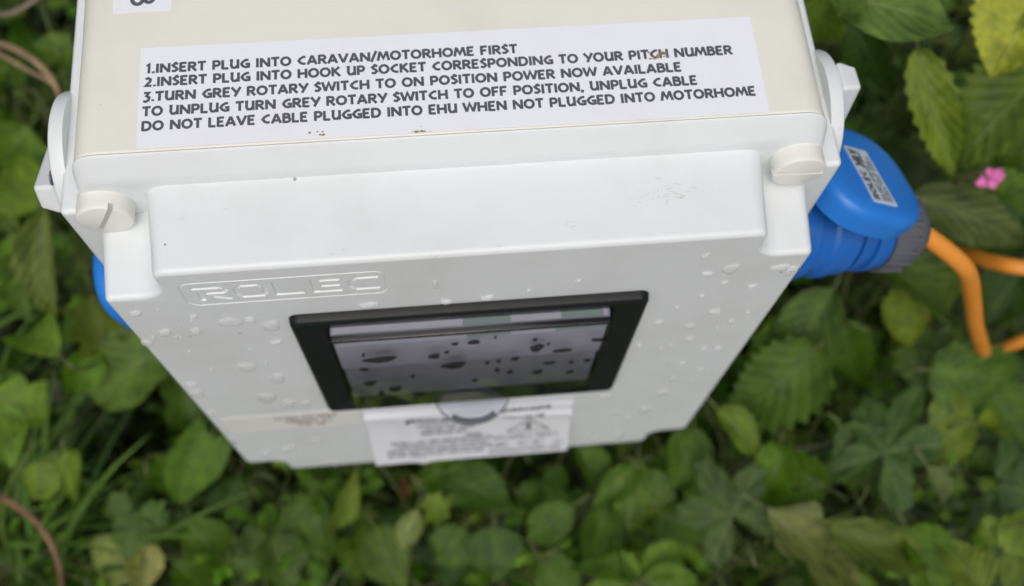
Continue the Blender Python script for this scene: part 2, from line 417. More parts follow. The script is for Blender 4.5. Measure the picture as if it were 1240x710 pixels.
bm = bmesh.new(); loft(bm, [xz(offset(EO, -0.0004), 0.00078), xz(offset(EO, -0.0007), 0.00078)])
emblem = link('emblem_groove', finish(bm, 'emblem_groove', None), M['white'], BOX)
for i, sts in enumerate(ROLEC):
    link('letter', strokes_mesh('letter', sts, LW, -0.0007, 'xz', letter_org(i), lw, LH, 0.42, 0.0), M['white'], emblem)

# four slotted lid screws
def screw_mesh(ang, R=0.0118, y0=0.041, y1=0.0305):
    bm = bmesh.new(); n = 36; sl = 0.0011; dep = 0.003
    def ring(r, y): return [Vector((r * math.cos(2 * math.pi * k / n), y, r * math.sin(2 * math.pi * k / n))) for k in range(n)]
    loft(bm, [ring(R * 1.0, y0), ring(R, y1 + dep)], False, True)
    for s in (-1, 1):
        a0 = math.asin(sl / R); N = 18
        def seg(r, y):
            a = math.asin(min(1, sl / r)); return [Vector((r * math.cos(a + (math.pi - 2 * a) * k / N), y, s * r * math.sin(a + (math.pi - 2 * a) * k / N))) for k in range(N + 1)]
        loft(bm, [seg(R, y1 + dep + 0.00002), seg(R, y1 + 0.0009), seg(R - 0.0003, y1 + 0.0003), seg(R - 0.0009, y1)], False, True)
    bmesh.ops.rotate(bm, verts=bm.verts, cent=(0, 0, 0), matrix=Matrix.Rotation(ang, 3, 'Y'))
    return finish(bm, 'screw', 40)
for x, z, a in ((-0.1515, -0.0285, math.radians(-62)), (0.1490, -0.0250, math.radians(4)), (-0.146, -0.3625, 0.6), (0.146, -0.3625, 1.2)):
    link('screw', screw_mesh(a), M['screw'], BOX, (x, 0, z))

# window: black frame, smoked cover, plates painting its light-to-dark look, finger tab
bm = bmesh.new(); lp = rrect(WX0, WX1, WZ0, WZ1, 0.005, 4)
prof = [(0.0015, -0.0036), (0.0, 0.0), (-0.0035, -0.0006), (-0.0048, -0.0020), (-0.0048, -0.0048), (-0.0030, -0.0068), (-0.0022, -0.0150), (0.0060, -0.0158), (0.030, -0.0158)]
loft(bm, [xz(offset(lp, o), y) for y, o in prof])
wf = wn(link('window_frame', finish(bm, 'window_frame', 45), M['black'], BOX))
PX0, PX1, PZ0, PZ1, PY = WX0 + 0.0165, WX1 - 0.0165, WZ0 + 0.0165, WZ1 - 0.0150, -0.0095
bm = bmesh.new(); lp = rrect(PX0, PX1, PZ0, PZ1, 0.0022, 3)
loft(bm, [xz(offset(lp, o), y) for y, o in ((0.002, 0.0), (PY + 0.0012, -0.0002), (PY + 0.0003, -0.0006), (PY, -0.0014))], False, True)
cover = link('window_cover', finish(bm, 'window_cover', 40), M['pane'], BOX)
bm = bmesh.new(); box(bm, PX0 + 0.0006, PX1 - 0.0006, PY + 0.0004, PY + 0.0034, PZ1 - 0.0036, PZ1 - 0.0006, 0.0004, 1)
link('cover_edge', finish(bm, 'cover_edge'), M['matte'], cover)  # black bar stands in for the dark refracting edge of the clear cover
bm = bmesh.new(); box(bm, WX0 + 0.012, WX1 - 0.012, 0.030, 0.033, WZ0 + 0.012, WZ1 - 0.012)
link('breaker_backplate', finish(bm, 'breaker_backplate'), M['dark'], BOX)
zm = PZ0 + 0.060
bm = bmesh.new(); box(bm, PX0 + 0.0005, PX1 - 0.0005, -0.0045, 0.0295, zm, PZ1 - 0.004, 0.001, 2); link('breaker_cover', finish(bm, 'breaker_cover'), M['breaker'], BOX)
bm = bmesh.new(); box(bm, PX0 + 0.0005, PX1 - 0.0005, -0.0020, 0.0295, PZ0 + 0.0008, zm - 0.0004, 0.001, 2); link('shade_plate', finish(bm, 'shade_plate'), M['shade_low'], BOX)  # dark lower plate: shade and dim reflection in the pane, painted as colour
bm = bmesh.new(); box(bm, PX0 + 0.002, PX1 - 0.002, -0.0044, 0.0060, PZ1 - 0.0039, PZ1 - 0.0036); tl_ = link('top_strip', finish(bm, 'top_strip'), M['label'], BOX)
for a, c in ((0.47, 0.64), (0.82, 0.97)):
    bm = bmesh.new(); box(bm, PX0 + (PX1 - PX0) * a, PX0 + (PX1 - PX0) * c, -0.0042, 0.0056, PZ1 - 0.0035, PZ1 - 0.0033); link('green_patch', finish(bm, 'green_patch'), M['green_print'], tl_)
bm = bmesh.new(); box(bm, PX0 + 0.003, PX1 - 0.003, -0.0070, -0.0047, PZ1 - 0.014, PZ1 - 0.0040); st_ = link('circuit_strip', finish(bm, 'circuit_strip'), M['label'], BOX)
for k, (a, c) in enumerate(((0.48, 0.64), (0.80, 0.98))):
    bm = bmesh.new(); box(bm, PX0 + (PX1 - PX0) * a, PX0 + (PX1 - PX0) * c, -0.0072, -0.0050, PZ1 - 0.0130, PZ1 - 0.0036); link('green_patch', finish(bm, 'green_patch'), M['green_print'], st_)
# finger tab: half disc sticking out below the cover
TX = at(572, 476, 1, -0.004).x; TZ = PZ0 - 0.012
bm = bmesh.new(); R_ = 0.0225; n = 24
def arc(r, z): return [Vector((TX + r * math.cos(math.pi * k / n), 0.000 - r * 0.82 * math.sin(math.pi * k / n), z - 0.0045 * math.sin(math.pi * k / n))) for k in range(n + 1)]
loft(bm, [arc(R_, TZ), arc(R_, TZ - 0.0025)], True, True)
tab = link('finger_tab', finish(bm, 'finger_tab', 40), M['tab'], BOX)
bm = bmesh.new()
a = [Vector((TX + R_ * 0.93 * math.cos(t), -R_ * 0.76 * math.sin(t), TZ + 0.0004 - 0.004 * math.sin(t))) for t in [math.radians(52 + 76 * k / 10) for k in range(11)]]
tube(bm, a, 0.0019, 0.0019, 8); tube(bm, [p + Vector((0, 0, 0.0002)) for p in arc(R_ * 0.995, TZ)], 0.0005, 0.0005, 5); link('tab_lip', finish(bm, 'tab_lip', 60), M['grey'], tab)

# ---- stickers
def patch(name, corners, lift, mat, parent, nx=2, ny=2, rip=None):
    """quad sticker with thickness; corners tl,tr,br,bl; lift = outward vector"""
    bm = bmesh.new(); tl, tr, br, bl = [Vector(c) for c in corners]; lift = Vector(lift); g = []; h = []
    for j in range(ny + 1):
        r1, r2 = [], []
        for i in range(nx + 1):
            u, v = i / nx, j / ny; p = tl.lerp(tr, u).lerp(bl.lerp(br, u), v); d = rip(u, v) if rip else 0
            r1.append(bm.verts.new(p + lift * (1 + d / lift.length))); r2.append(bm.verts.new(p + lift * (0.05 + d / lift.length)))
        g.append(r1); h.append(r2)
    for j in range(ny):
        for i in range(nx):
            bm.faces.new((g[j][i], g[j + 1][i], g[j + 1][i + 1], g[j][i + 1])); bm.faces.new((h[j][i], h[j][i + 1], h[j + 1][i + 1], h[j + 1][i]))
    ring = [(0, i) for i in range(nx)] + [(j, nx) for j in range(ny)] + [(ny, i) for i in range(nx, 0, -1)] + [(j, 0) for j in range(ny, 0, -1)]
    for k in range(len(ring)):
        a, b = ring[k], ring[(k + 1) % len(ring)]
        bm.faces.new((g[a[0]][a[1]], g[b[0]][b[1]], h[b[0]][b[1]], h[a[0]][a[1]]))
    return link(name, finish(bm, name, 40), mat, parent)

# hand-cut looking capitals as strokes (height 1)
def ell(cx, cy, rx, ry, a0, a1, n=10): return [(cx + rx * math.cos(math.radians(a0 + (a1 - a0) * k / n)), cy + ry * math.sin(math.radians(a0 + (a1 - a0) * k / n))) for k in range(n + 1)]
G = {
 'A': (0.92, [[(0.08, 0), (0.46, 0.98)], [(0.46, 0.98), (0.84, 0)], [(0.2, 0.30), (0.74, 0.30)]]),
 'B': (0.76, [[(0.13, 0), (0.13, 1)], [(0.1, 0.91)] + ell(0.40, 0.74, 0.20, 0.17, 90, -90, 6) + [(0.12, 0.55)], [(0.1, 0.55)] + ell(0.44, 0.32, 0.23, 0.23, 90, -90, 7) + [(0.1, 0.09)]]),
 'C': (0.80, [[(0.74, 0.88), (0.52, 0.86), (0.26, 0.68), (0.13, 0.46), (0.30, 0.22), (0.52, 0.12), (0.74, 0.14)]]),
 'D': (0.90, [[(0.13, 0), (0.13, 1)], [(0.1, 0.91)] + ell(0.42, 0.5, 0.36, 0.41, 90, -90, 9) + [(0.1, 0.09)]]),
 'E': (0.70, [[(0.13, 0), (0.13, 1)], [(0.1, 0.91), (0.64, 0.93)], [(0.1, 0.50), (0.56, 0.52)], [(0.1, 0.09), (0.64, 0.07)]]),
 'F': (0.68, [[(0.13, 0), (0.13, 1)], [(0.1, 0.91), (0.64, 0.93)], [(0.1, 0.48), (0.56, 0.50)]]),
 'G': (0.86, [[(0.76, 0.88), (0.52, 0.88), (0.26, 0.70), (0.12, 0.46), (0.28, 0.20), (0.50, 0.10), (0.76, 0.14), (0.76, 0.44), (0.48, 0.44)]]),
 'H': (0.90, [[(0.13, 0), (0.13, 1)], [(0.77, 0), (0.77, 1)], [(0.1, 0.50), (0.8, 0.50)]]),
 'I': (0.30, [[(0.15, 0), (0.15, 1)]]),
 'K': (0.84, [[(0.13, 0), (0.13, 1)], [(0.14, 0.46), (0.72, 1.0)], [(0.30, 0.56), (0.78, 0.0)]]),
 'L': (0.68, [[(0.13, 1), (0.13, 0)], [(0.1, 0.09), (0.64, 0.07)]]),
 'M': (1.10, [[(0.06, 0), (0.26, 1)], [(0.24, 0.98), (0.55, 0.26), (0.86, 0.98)], [(0.84, 1), (1.04, 0)]]),
 'N': (0.94, [[(0.13, 0), (0.13, 1)], [(0.13, 0.94), (0.80, 0.06)], [(0.81, 0), (0.81, 1)]]),
 'O': (0.98, [ell(0.49, 0.5, 0.38, 0.41, 0, 360, 18)]),
 'P': (0.74, [[(0.13, 0), (0.13, 1)], [(0.1, 0.91)] + ell(0.42, 0.67, 0.22, 0.24, 90, -90, 7) + [(0.1, 0.43)]]),
 'R': (0.80, [[(0.13, 0), (0.13, 1)], [(0.1, 0.91)] + ell(0.42, 0.70, 0.22, 0.21, 90, -90, 7) + [(0.1, 0.49)], [(0.36, 0.47), (0.74, 0)]]),
 'S': (0.64, [[(0.60, 0.86), (0.36, 0.92), (0.14, 0.74), (0.26, 0.58), (0.44, 0.46), (0.54, 0.28), (0.34, 0.10), (0.06, 0.14)], [(0.38, 0.96), (0.36, 1.10)]]),
 'T': (0.76, [[(0.02, 0.91), (0.74, 0.93)], [(0.38, 0.9), (0.38, 0)]]),
 'U': (0.86, [[(0.02, 0.92), (0.18, 0.92), (0.15, 0.36), (0.26, 0.12), (0.48, 0.10), (0.70, 0.30)], [(0.73, 1), (0.73, 0)]]),
 'V': (0.88, [[(0.06, 1), (0.44, 0.03)], [(0.44, 0.03), (0.82, 1)]]),
 'W': (1.22, [[(0.04, 1), (0.32, 0.03)], [(0.32, 0.05), (0.60, 0.90), (0.90, 0.05)], [(0.90, 0.03), (1.18, 1)]]),
 'Y': (0.82, [[(0.04, 1), (0.42, 0.46)], [(0.80, 1), (0.30, 0)]]),
 '1': (0.46, [[(0.06, 0.80), (0.26, 0.95), (0.26, 0)]]),
 '2': (0.68, [[(0.08, 0.80), (0.30, 0.93), (0.52, 0.76), (0.46, 0.52), (0.10, 0.10), (0.62, 0.09)]]),
 '3': (0.66, [[(0.08, 0.90), (0.50, 0.90), (0.30, 0.58), (0.54, 0.42), (0.48, 0.12), (0.26, -0.02), (0.04, 0.06)]]),
 '4': (0.7, [[(0.5, 0), (0.5, 1), (0.05, 0.3), (0.68, 0.3)]]), '0': (0.7, [ell(0.35, 0.5, 0.26, 0.41, 0, 360, 14)]),
 '8': (0.7, [ell(0.35, 0.74, 0.19, 0.19, 0, 360, 14), ell(0.35, 0.28, 0.25, 0.23, 0, 360, 14)]),
 '.': (0.28, [[(0.14, 0), (0.14, 0.2)]]), ',': (0.3, [[(0.18, 0.16), (0.08, -0.16)]]), '/': (0.5, [[(0.02, -0.1), (0.48, 1.1)]]), ' ': (0.42, []),
}
def line_strokes(txt):
    x = 0; out = []
    for ch in txt:
        wd, st = G[ch]
        out += [[(p[0] + x, p[1]) for p in s] for s in st]; x += wd + 0.05
    return out, x
def text_line(name, txt, plane, x0, x1, a, lev, h, wt, mat, parent):
    st, tw = line_strokes(txt); s = (x1 - x0) / tw
    org = (x0, a, lev) if plane == 'xy' else (x0, lev, a)
    me = strokes_mesh(name, st, wt, 0.00003, plane, org, s, h)
    # flatten z-order jitter so letters stay print-thin
    return link(name, flatmesh_up(me, 'z' if plane == 'xy' else '-y'), mat, parent)

TL, TR, BR, BL = (-0.1310, 0.0968, 0), (0.1323, 0.0964, 0), (0.1322, 0.0473, 0), (-0.1308, 0.0476, 0)
lab = patch('instruction_label', (TL, TR, BR, BL), (0, 0, 0.00022), M['label'], BOX, 12, 4)
for t, x0, x1, y in (('1.INSERT PLUG INTO CARAVAN/MOTORHOME FIRST', -0.1285, 0.0287, 0.0838),
                     ('2.INSERT PLUG INTO HOOK UP SOCKET CORRESPONDING TO YOUR PITCH NUMBER', -0.1288, 0.1216, 0.0772),
                     ('3.TURN GREY ROTARY SWITCH TO ON POSITION POWER NOW AVAILABLE', -0.1292, 0.0982, 0.0700),
                     ('TO UNPLUG TURN GREY ROTARY SWITCH TO OFF POSITION, UNPLUG CABLE', -0.1293, 0.1040, 0.0629),
                     ('DO NOT LEAVE CABLE PLUGGED INTO EHU WHEN NOT PLUGGED INTO MOTORHOME', -0.1293, 0.1282, 0.0559)):
    text_line('lettering', t, 'xy', x0, x1, y, 0.00024, 0.0046, 0.00118, M['ink'], lab)
num = patch('number_label', ((-0.1445, 0.1480, 0), (-0.1185, 0.1476, 0), (-0.1190, 0.1158, 0), (-0.1438, 0.1154, 0)), (0, 0, 0.0002), M['label'], BOX)
st = [[(p[1], -p[0]) for p in s] for s in G['8'][1]]
link('numeral', flatmesh_up(strokes_mesh('numeral', st, 0.0018, 0.00003, 'xy', (-0.1365, 0.1270, 0.00022), 0.0105, 0.0125), 'z'), M['ink'], num)

def rip(u, v):
    c = 0.0018 * math.exp(-((v - 0.30 - 0.10 * u + 0.08 * (1 - u)) / 0.045) ** 2) + 0.0012 * math.exp(-((v - 0.20 - 0.05 * u) / 0.03) ** 2)
    d = 0.0014 * math.exp(-((u - 0.13 - 0.12 * v) / 0.03) ** 2) * (v > 0.25)
    return c + d + 0.0085 * v * v + 0.0002 * noise.noise(Vector((u * 7, v * 7, 3)))
warn = patch('rating_label', ((-0.0640, 0, -0.226), (0.0650, 0, -0.226), (0.0685, 0, -0.3480), (-0.0660, 0, -0.3480)), (0, -0.0003, 0), M['label'], BOX, 44, 44, rip)
def wy(x, z):
    v = (-0.226 - z) / 0.122; u = (x + 0.0655) / 0.133
    return -0.0003 - rip(u, v) - 0.00025
def warn_text(txt, x0, x1, z, h, wt, mat):
    st, tw = line_strokes(txt); s = (x1 - x0) / tw
    me = strokes_mesh('small_print', st, wt, 0.0, 'xz', (x0, 0, z), s, h)
    for v in me.vertices: v.co.y += wy(v.co.x, v.co.z)
    link('small_print', flatmesh_up(me, '-y'), mat, warn)
warn_text('ROLEC', -0.040, -0.004, -0.271, 0.010, 0.0020, M['ink'])
for k, (t, x0, x1, h) in enumerate((('SERVICES', -0.034, -0.008, 0.006), ('HOOK UP UNIT', -0.030, 0.004, 0.006), ('RATED VOLTAGE 240 V', -0.032, -0.002, 0.006),
                                    ('PROTECTION TO', -0.002, 0.008, 0.005), ('DO NOT LEAVE CABLE UNPLUGGED WHEN ON', -0.052, 0.015, 0.0055), ('TURN SWITCH TO OFF POSITION', -0.050, 0.012, 0.0055),
                                    ('UNPLUG CABLE FIRST WHEN NOT IN USE NOW', -0.056, 0.014, 0.0055), ('ROTARY SWITCH SOCKET AND PLUG UNIT', -0.056, 0.010, 0.0055))):
    warn_text(t, x0, x1, -0.281 - 0.0078 * k, h, 0.0009, M['grey_ink'])
warn_text('DANGER', 0.020, 0.052, -0.262, 0.009, 0.0016, M['ink'])
warn_text('240 VOLTS', 0.022, 0.048, -0.274, 0.006, 0.0012, M['ink'])
def warn_strokes(name, st, wt, x, z, sx, sz, mat):
    me = strokes_mesh(name, st, wt, 0.0, 'xz', (x, 0, z), sx, sz)
    for v in me.vertices: v.co.y += wy(v.co.x, v.co.z)
    link(name, flatmesh_up(me, '-y'), mat, warn)
warn_strokes('warning_triangle', [[(0, 0), (0.5, 1), (1, 0), (0, 0)]], 0.0013, 0.025, -0.303, 0.028, 0.022, M['ink'])
warn_strokes('lightning_bolt', [[(0.55, 1), (0.40, 0.55), (0.60, 0.55), (0.45, 0.0)]], 0.0022, 0.0325, -0.301, 0.013, 0.014, M['ink'])
warn_text('DISCONNECT SUPPLY', 0.016, 0.060, -0.316, 0.006, 0.0010, M['grey_ink'])
warn_text('UK', 0.013, 0.027, -0.331, 0.009, 0.0016, M['grey_ink'])
warn_strokes('mark', [ell(0.5, 0.5, 0.5, 0.5, 70, 290, 10)], 0.0016, 0.034, -0.332, 0.011, 0.010, M['grey_ink'])
warn_strokes('mark', [ell(0.5, 0.5, 0.5, 0.5, 70, 290, 10), [(0, 0.5), (0.4, 0.5)]], 0.0016, 0.044, -0.332, 0.011, 0.010, M['grey_ink'])
warn_strokes('mark', [[(0, 0), (1, 0)], [(0.2, 0.6), (0.8, 0.6)]], 0.0016, 0.056, -0.331, 0.009, 0.008, M['grey_ink'])
warn_text('WWW.ROLECSERV.COM', 0.013, 0.063, -0.343, 0.0075, 0.0010, M['grey_ink'])
scan = patch('notice_strip', ((-0.1478, 0, -0.2335), (-0.0668, 0, -0.2330), (-0.0672, 0, -0.2690), (-0.1482, 0, -0.2670)), (0, -0.0002, 0), M['label_cream'], BOX, 4, 2)
for t, x0, x1, z in (('SCAN TO VISIT', -0.118, -0.080, -0.246), ('WEBSITE TO', -0.112, -0.084, -0.254), ('TOP UP', -0.107, -0.088, -0.262)):
    text_line('notice_print', t, 'xz', x0, x1, z, -0.00023, 0.0058, 0.0008, M['red_ink'], scan)

# ---- side units: plate, rotary switch, blue socket
def side_unit(s, handle_ang, flap_open):
    bm = bmesh.new(); box(bm, min(s * 0.150, s * 0.1705), max(s * 0.150, s * 0.1705), 0.0345, 0.150, -0.36, -0.0265, 0.0025, 3)
    wn(link('side_housing', finish(bm, 'side_housing'), M['white'], BOX))
    F = Matrix.Translation((s * 0.1690, 0.0745, -0.0500)) @ Matrix.Diagonal((s, 1, 1, 1))
    bm = bmesh.new(); lathe(bm, [(0, 0.0305), (0.0045, 0.0305), (0.0062, 0.0298), (0.0071, 0.028), (0.0074, 0.024), (0.0074, 0.0)], 48, F)
    bmesh.ops.remove_doubles(bm, verts=bm.verts, dist=1e-6)
    sw = link('rotary_switch', finish(bm, 'rotary_switch', 40), M['white'], BOX)
    bm = bmesh.new(); box(bm, 0.0068, 0.0165, -0.0080, 0.0080, -0.028, 0.0290, 0.002, 3)
    for v in bm.verts:
        if v.co.x > 0.012: v.co.y *= 0.82; v.co.z *= 0.94
    bmesh.ops.transform(bm, matrix=F @ Matrix.Rotation(handle_ang, 4, 'X'), verts=bm.verts)
    wn(link('switch_handle', finish(bm, 'switch_handle', 40), M['white'], sw))
    if s < 0:
        bm = bmesh.new(); lathe(bm, [(0.0072, 0.0), (0.0072, 0.0038), (0.0079, 0.0038), (0.0079, 0.0)], 16, F @ Matrix.Translation((0, -0.019, 0.017)))
        link('indicator_hole', finish(bm, 'indicator_hole', 30), M['grey'], sw)
    # socket tube, tilted outwards and down
    K = Matrix.Translation((0.166, 0.0490, -0.1150) if s > 0 else (-0.1495, 0.0720, -0.1640)) @ Matrix.Diagonal((s, 1, 1, 1)) @ Matrix.Rotation(math.radians(14), 4, 'Y')
    bm = bmesh.new(); lathe(bm, [(-0.005, 0.030), (0.010, 0.030), (0.012, 0.0275), (0.020, 0.0270), (0.022, 0.0285), (0.026, 0.0285), (0.027, 0.0265), (0.036, 0.0265), (0.037, 0.025), (0.037, 0.0235), (0.012, 0.0235), (0.012, 0.0)], 40, K)
    bmesh.ops.remove_doubles(bm, verts=bm.verts, dist=1e-6)
    sk = link('socket', finish(bm, 'socket', 35), M['shaded_blue'] if s > 0 else M['blue'], BOX)
    # spring flap
    bm = bmesh.new(); R = 0.0335; lp = []
    for k in range(40):
        t = 2 * math.pi * k / 40; c, q = math.cos(t), math.sin(t); e = 0.72
        lp.append(Vector((R * math.copysign(abs(c) ** e, c), R * math.copysign(abs(q) ** e, q))))
    L = [(-0.010, 0.97), (-0.001, 1.0), (0.0025, 0.985), (0.0048, 0.93), (0.0060, 0.80), (0.0066, 0.4)]
    loft(bm, [[Vector((p.x * k, p.y * k, z)) for p in lp] for z, k in L], False, True)
    bmesh.ops.recalc_face_normals(bm, faces=bm.faces)
    if flap_open: H = K @ Matrix.Translation((0.030, 0.010, 0.036)) @ Matrix.Rotation(math.radians(14), 4, 'Y') @ Matrix.Rotation(math.radians(-16), 4, 'X')
    else: H = K @ Matrix.Translation((0.036, 0, 0)) @ Matrix.Rotation(math.radians(90), 4, 'Y')
    bmesh.ops.transform(bm, matrix=H, verts=bm.verts)
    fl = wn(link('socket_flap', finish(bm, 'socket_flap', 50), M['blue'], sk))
    if flap_open:
        bm = bmesh.new()
        P = [H @ Vector(p) for p in ((-0.010, 0.013, 0.0067), (0.006, 0.013, 0.0067), (0.006, -0.025, 0.0061), (-0.010, -0.025, 0.0061))]
        U = [H @ Vector(p) for p in ((-0.010, 0.013, 0.0070), (0.006, 0.013, 0.0070), (0.006, -0.025, 0.0070), (-0.010, -0.025, 0.0070))]
        loft(bm, [P, U], False, True); link('flap_label', finish(bm, 'flap_label', None), M['label_grey'], sk)
        for txt, x0, x1, yy, hh, wt in (('ROLEC', -0.0235, -0.004, 0.0050, 0.0040, 0.0012), ('240 V', -0.001, 0.011, 0.0030, 0.0056, 0.0015), ('DO NOT UNPLUG WHEN', -0.0235, 0.010, 0.0010, 0.0018, 0.0005), ('SWITCH IS ON', -0.0235, 0.004, -0.0016, 0.0018, 0.0005), ('TURN OFF FIRST', -0.0235, 0.008, -0.0042, 0.0018, 0.0005)):
            stt, tw = line_strokes(txt); q = (x1 - x0) / tw
            me = strokes_mesh('flap_print', stt, wt, 0.00006, 'xy', (x0, yy, 0.0071), q, hh); me.transform(H @ Matrix.Rotation(math.radians(90), 4, 'Z'))
            link('flap_print', me, M['ink'], sk)
    return K
KR = side_unit(1, math.radians(-6), True)
side_unit(-1, math.radians(68), False)

# ---- water drops on lid and cover
def drop_mesh(seed, asp):
    rnd = random.Random(seed); n = 14; bm = bmesh.new(); ph = [rnd.uniform(0, 6.28) for _ in range(4)]
    def rad(t): return 1 + 0.16 * math.sin(2 * t + ph[0]) + 0.12 * math.sin(3 * t + ph[1]) + 0.07 * math.sin(5 * t + ph[2])
    loops = []
    for k, h in ((1.0, -0.02), (0.97, 0.35), (0.84, 0.72), (0.55, 0.95), (0.2, 1.0)):
        loops.append([Vector((0.5 * k * rad(2 * math.pi * i / n) * math.cos(2 * math.pi * i / n), -h, 0.5 * k * rad(2 * math.pi * i / n) * math.sin(2 * math.pi * i / n) - 0.10 * h)) for i in range(n)])
    loft(bm, loops, True, True); return finish(bm, 'water_drop', 80)
drops = [drop_mesh(k, 1) for k in range(7)]
pdrops = [d_.copy() for d_ in drops]
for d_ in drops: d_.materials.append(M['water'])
for d_ in pdrops: d_.materials.append(M['water_dark'])
LIDD = [(164,379,16,5),(234,383,10,4),(278,389,28,10),(303,387,18,6),(329,394,25,10),(200,402,20,6),(237,401,18,7),(178,415,14,8),(185,409,8,4),(334,414,16,4),
 (298,444,22,11),(337,458,20,10),(322,481,22,13),(350,488,18,9),(371,488,14,6),(239,476,20,8),(231,465,14,4),(256,500,12,5),(282,534,10,8),(349,543,18,6),(323,550,14,5),(382,534,12,5),(406,560,12,6),
 (854,310,12,5),(885,325,22,9),(856,331,13,4),(877,342,10,3),(945,323,22,6),(960,325,18,5),(955,330,10,6),(865,377,14,4),(835,395,13,5),(835,410,11,5),(885,389,8,4),(853,422,7,3),(869,422,8,3),(911,346,10,3),
 (527,344,9,9),(798,390,10,3),(773,418,9,3),(802,475,14,6),(780,496,14,7),(751,527,11,7),(733,480,11,4),(719,530,10,4),(590,360,20,4),(540,365,14,4),(446,369,26,5),(826,440,8,4),(815,458,7,3),(762,508,8,4),(745,500,7,4),(812,418,6,3),(850,358,7,3),(905,378,6,3),(820,372,7,3),(848,448,6,3),(700,340,8,3),(640,352,7,3)]
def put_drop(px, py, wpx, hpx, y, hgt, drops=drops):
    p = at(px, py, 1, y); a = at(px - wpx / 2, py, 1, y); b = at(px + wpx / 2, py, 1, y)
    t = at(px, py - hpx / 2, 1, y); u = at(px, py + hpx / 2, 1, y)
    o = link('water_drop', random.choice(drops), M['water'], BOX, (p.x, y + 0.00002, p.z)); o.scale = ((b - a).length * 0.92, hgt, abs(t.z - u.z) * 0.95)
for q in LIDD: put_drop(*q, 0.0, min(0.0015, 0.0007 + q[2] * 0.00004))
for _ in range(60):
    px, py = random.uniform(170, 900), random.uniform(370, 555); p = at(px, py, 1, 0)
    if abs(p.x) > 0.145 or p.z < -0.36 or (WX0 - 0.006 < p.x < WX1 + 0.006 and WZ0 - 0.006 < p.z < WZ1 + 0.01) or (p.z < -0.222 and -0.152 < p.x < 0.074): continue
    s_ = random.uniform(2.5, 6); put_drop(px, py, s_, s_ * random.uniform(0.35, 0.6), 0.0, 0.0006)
for q in [(461,435,40,7),(526,431,18,5),(550,442,28,8),(574,414,14,5),(551,416,9,3),(650,421,18,8),(624,434,9,4),(681,424,22,4),(725,411,18,4),(665,439,14,3),(711,436,11,3),(651,450,16,4),(618,450,8,4),(602,448,7,4),(448,464,18,5),(479,471,20,5),(441,447,12,3),(440,430,5,3),(590,439,7,3),(604,437,6,3),(648,411,6,3),(664,416,4,3),(692,438,7,3),(600,408,4,2),(462,476,10,4),(541,426,6,3),(690,450,9,3),(500,455,6,3),(575,460,7,3)]:
    put_drop(*q, PY - 0.0003, 0.0009, pdrops)

# ---- dried dirt on the label and scuffs
def splat(px, py, r, z, n, parent, name, seed):
    rnd = random.Random(seed); bm = bmesh.new(); c = at(px, py, 2, z)
    for i in range(n):
        q = Vector((c.x + rnd.gauss(0, r), c.y + rnd.gauss(0, r * 0.55), z + 0.00006 + 0.000004 * i)); s = rnd.uniform(0.00015, 0.0006)
        k = 6; a0 = rnd.uniform(0, 6); st = rnd.uniform(1, 2.6)
        bm.faces.new([bm.verts.new(q + Vector((s * st * math.cos(a0 + 6.283 * j / k) * rnd.uniform(0.6, 1.2), s * math.sin(a0 + 6.283 * j / k) * rnd.uniform(0.6, 1.2), 0))) for j in range(k)])
    me = finish(bm, name, None, False); link(name, flatmesh_up(me, 'z'), M['dirt'], parent)
splat(797, 68, 0.0020, 0.00030, 22, lab, 'dried_spot', 1)
splat(506, 158, 0.0022, 0.00030, 7, lab, 'dirt_specks', 2)
splat(384, 162, 0.0014, 0.00030, 5, lab, 'dirt_specks', 3)

def scuff(px, py, rx, ry, n, seed):
    rnd = random.Random(seed); bm = bmesh.new(); c = at(px, py, 2, -0.017)
    for i in range(n):
        y = c.y + rnd.gauss(0, ry); q = Vector((c.x + rnd.gauss(0, rx), y, -0.01925 + 0.0016 * max(0, y - 0.0042) / 0.0158 * 1.0 + 0.00030)); a = rnd.gauss(0.1, 0.5); l = rnd.uniform(0.0004, 0.0022); t = rnd.uniform(0.00006, 0.00016)
        D = Vector((math.cos(a), math.sin(a), 0)); X = Vector((-D.y, D.x, 0))
        bm.faces.new([bm.verts.new(q + D * l * u + X * t * v_) for u, v_ in ((-1, 0), (-0.3, -1), (1, 0), (0.3, 1))])
    me = finish(bm, 'scuff_marks', None, False); link('scuff_marks', flatmesh_up(me, 'z'), M['scuff'], BOX)
scuff(795, 236, 0.0085, 0.0022, 34, 4); scuff(690, 268, 0.0012, 0.0008, 4, 5); scuff(500, 300, 0.02, 0.004, 6, 6); scuff(250, 250, 0.015, 0.008, 6, 7)

# ---------------------------------------------------------------- plug, cable, post
def toW(p): return Vector(p) + Vector((0, 0, Z0))
PO = KR @ Vector((0.020, 0, 0))
plug = thing('plug', 'blue round plug with dark grey gland and orange cable in the side socket', 'plug', toW(PO))
PM = Matrix.Translation(-PO) @ KR
def plug_part(name, prof, mat, parent=None, n=40):
    bm = bmesh.new(); lathe(bm, prof, n, PM); bmesh.ops.remove_doubles(bm, verts=bm.verts, dist=1e-6)
    return link(name, finish(bm, name, 35), mat, parent or plug)
plug_part('plug_body', [(0.016, 0.0), (0.016, 0.0225), (0.040, 0.0225), (0.0405, 0.0242), (0.044, 0.0242), (0.0445, 0.0222), (0.049, 0.0222), (0.0495, 0.0242), (0.053, 0.0242), (0.0535, 0.0228), (0.060, 0.0222)], M['shaded_blue'])
nut = plug_part('gland_nut', [(0.0595, 0.018), (0.0595, 0.0240), (0.068, 0.0236), (0.078, 0.0214), (0.084, 0.017), (0.086, 0.0115), (0.086, 0.006)], M['grey'])
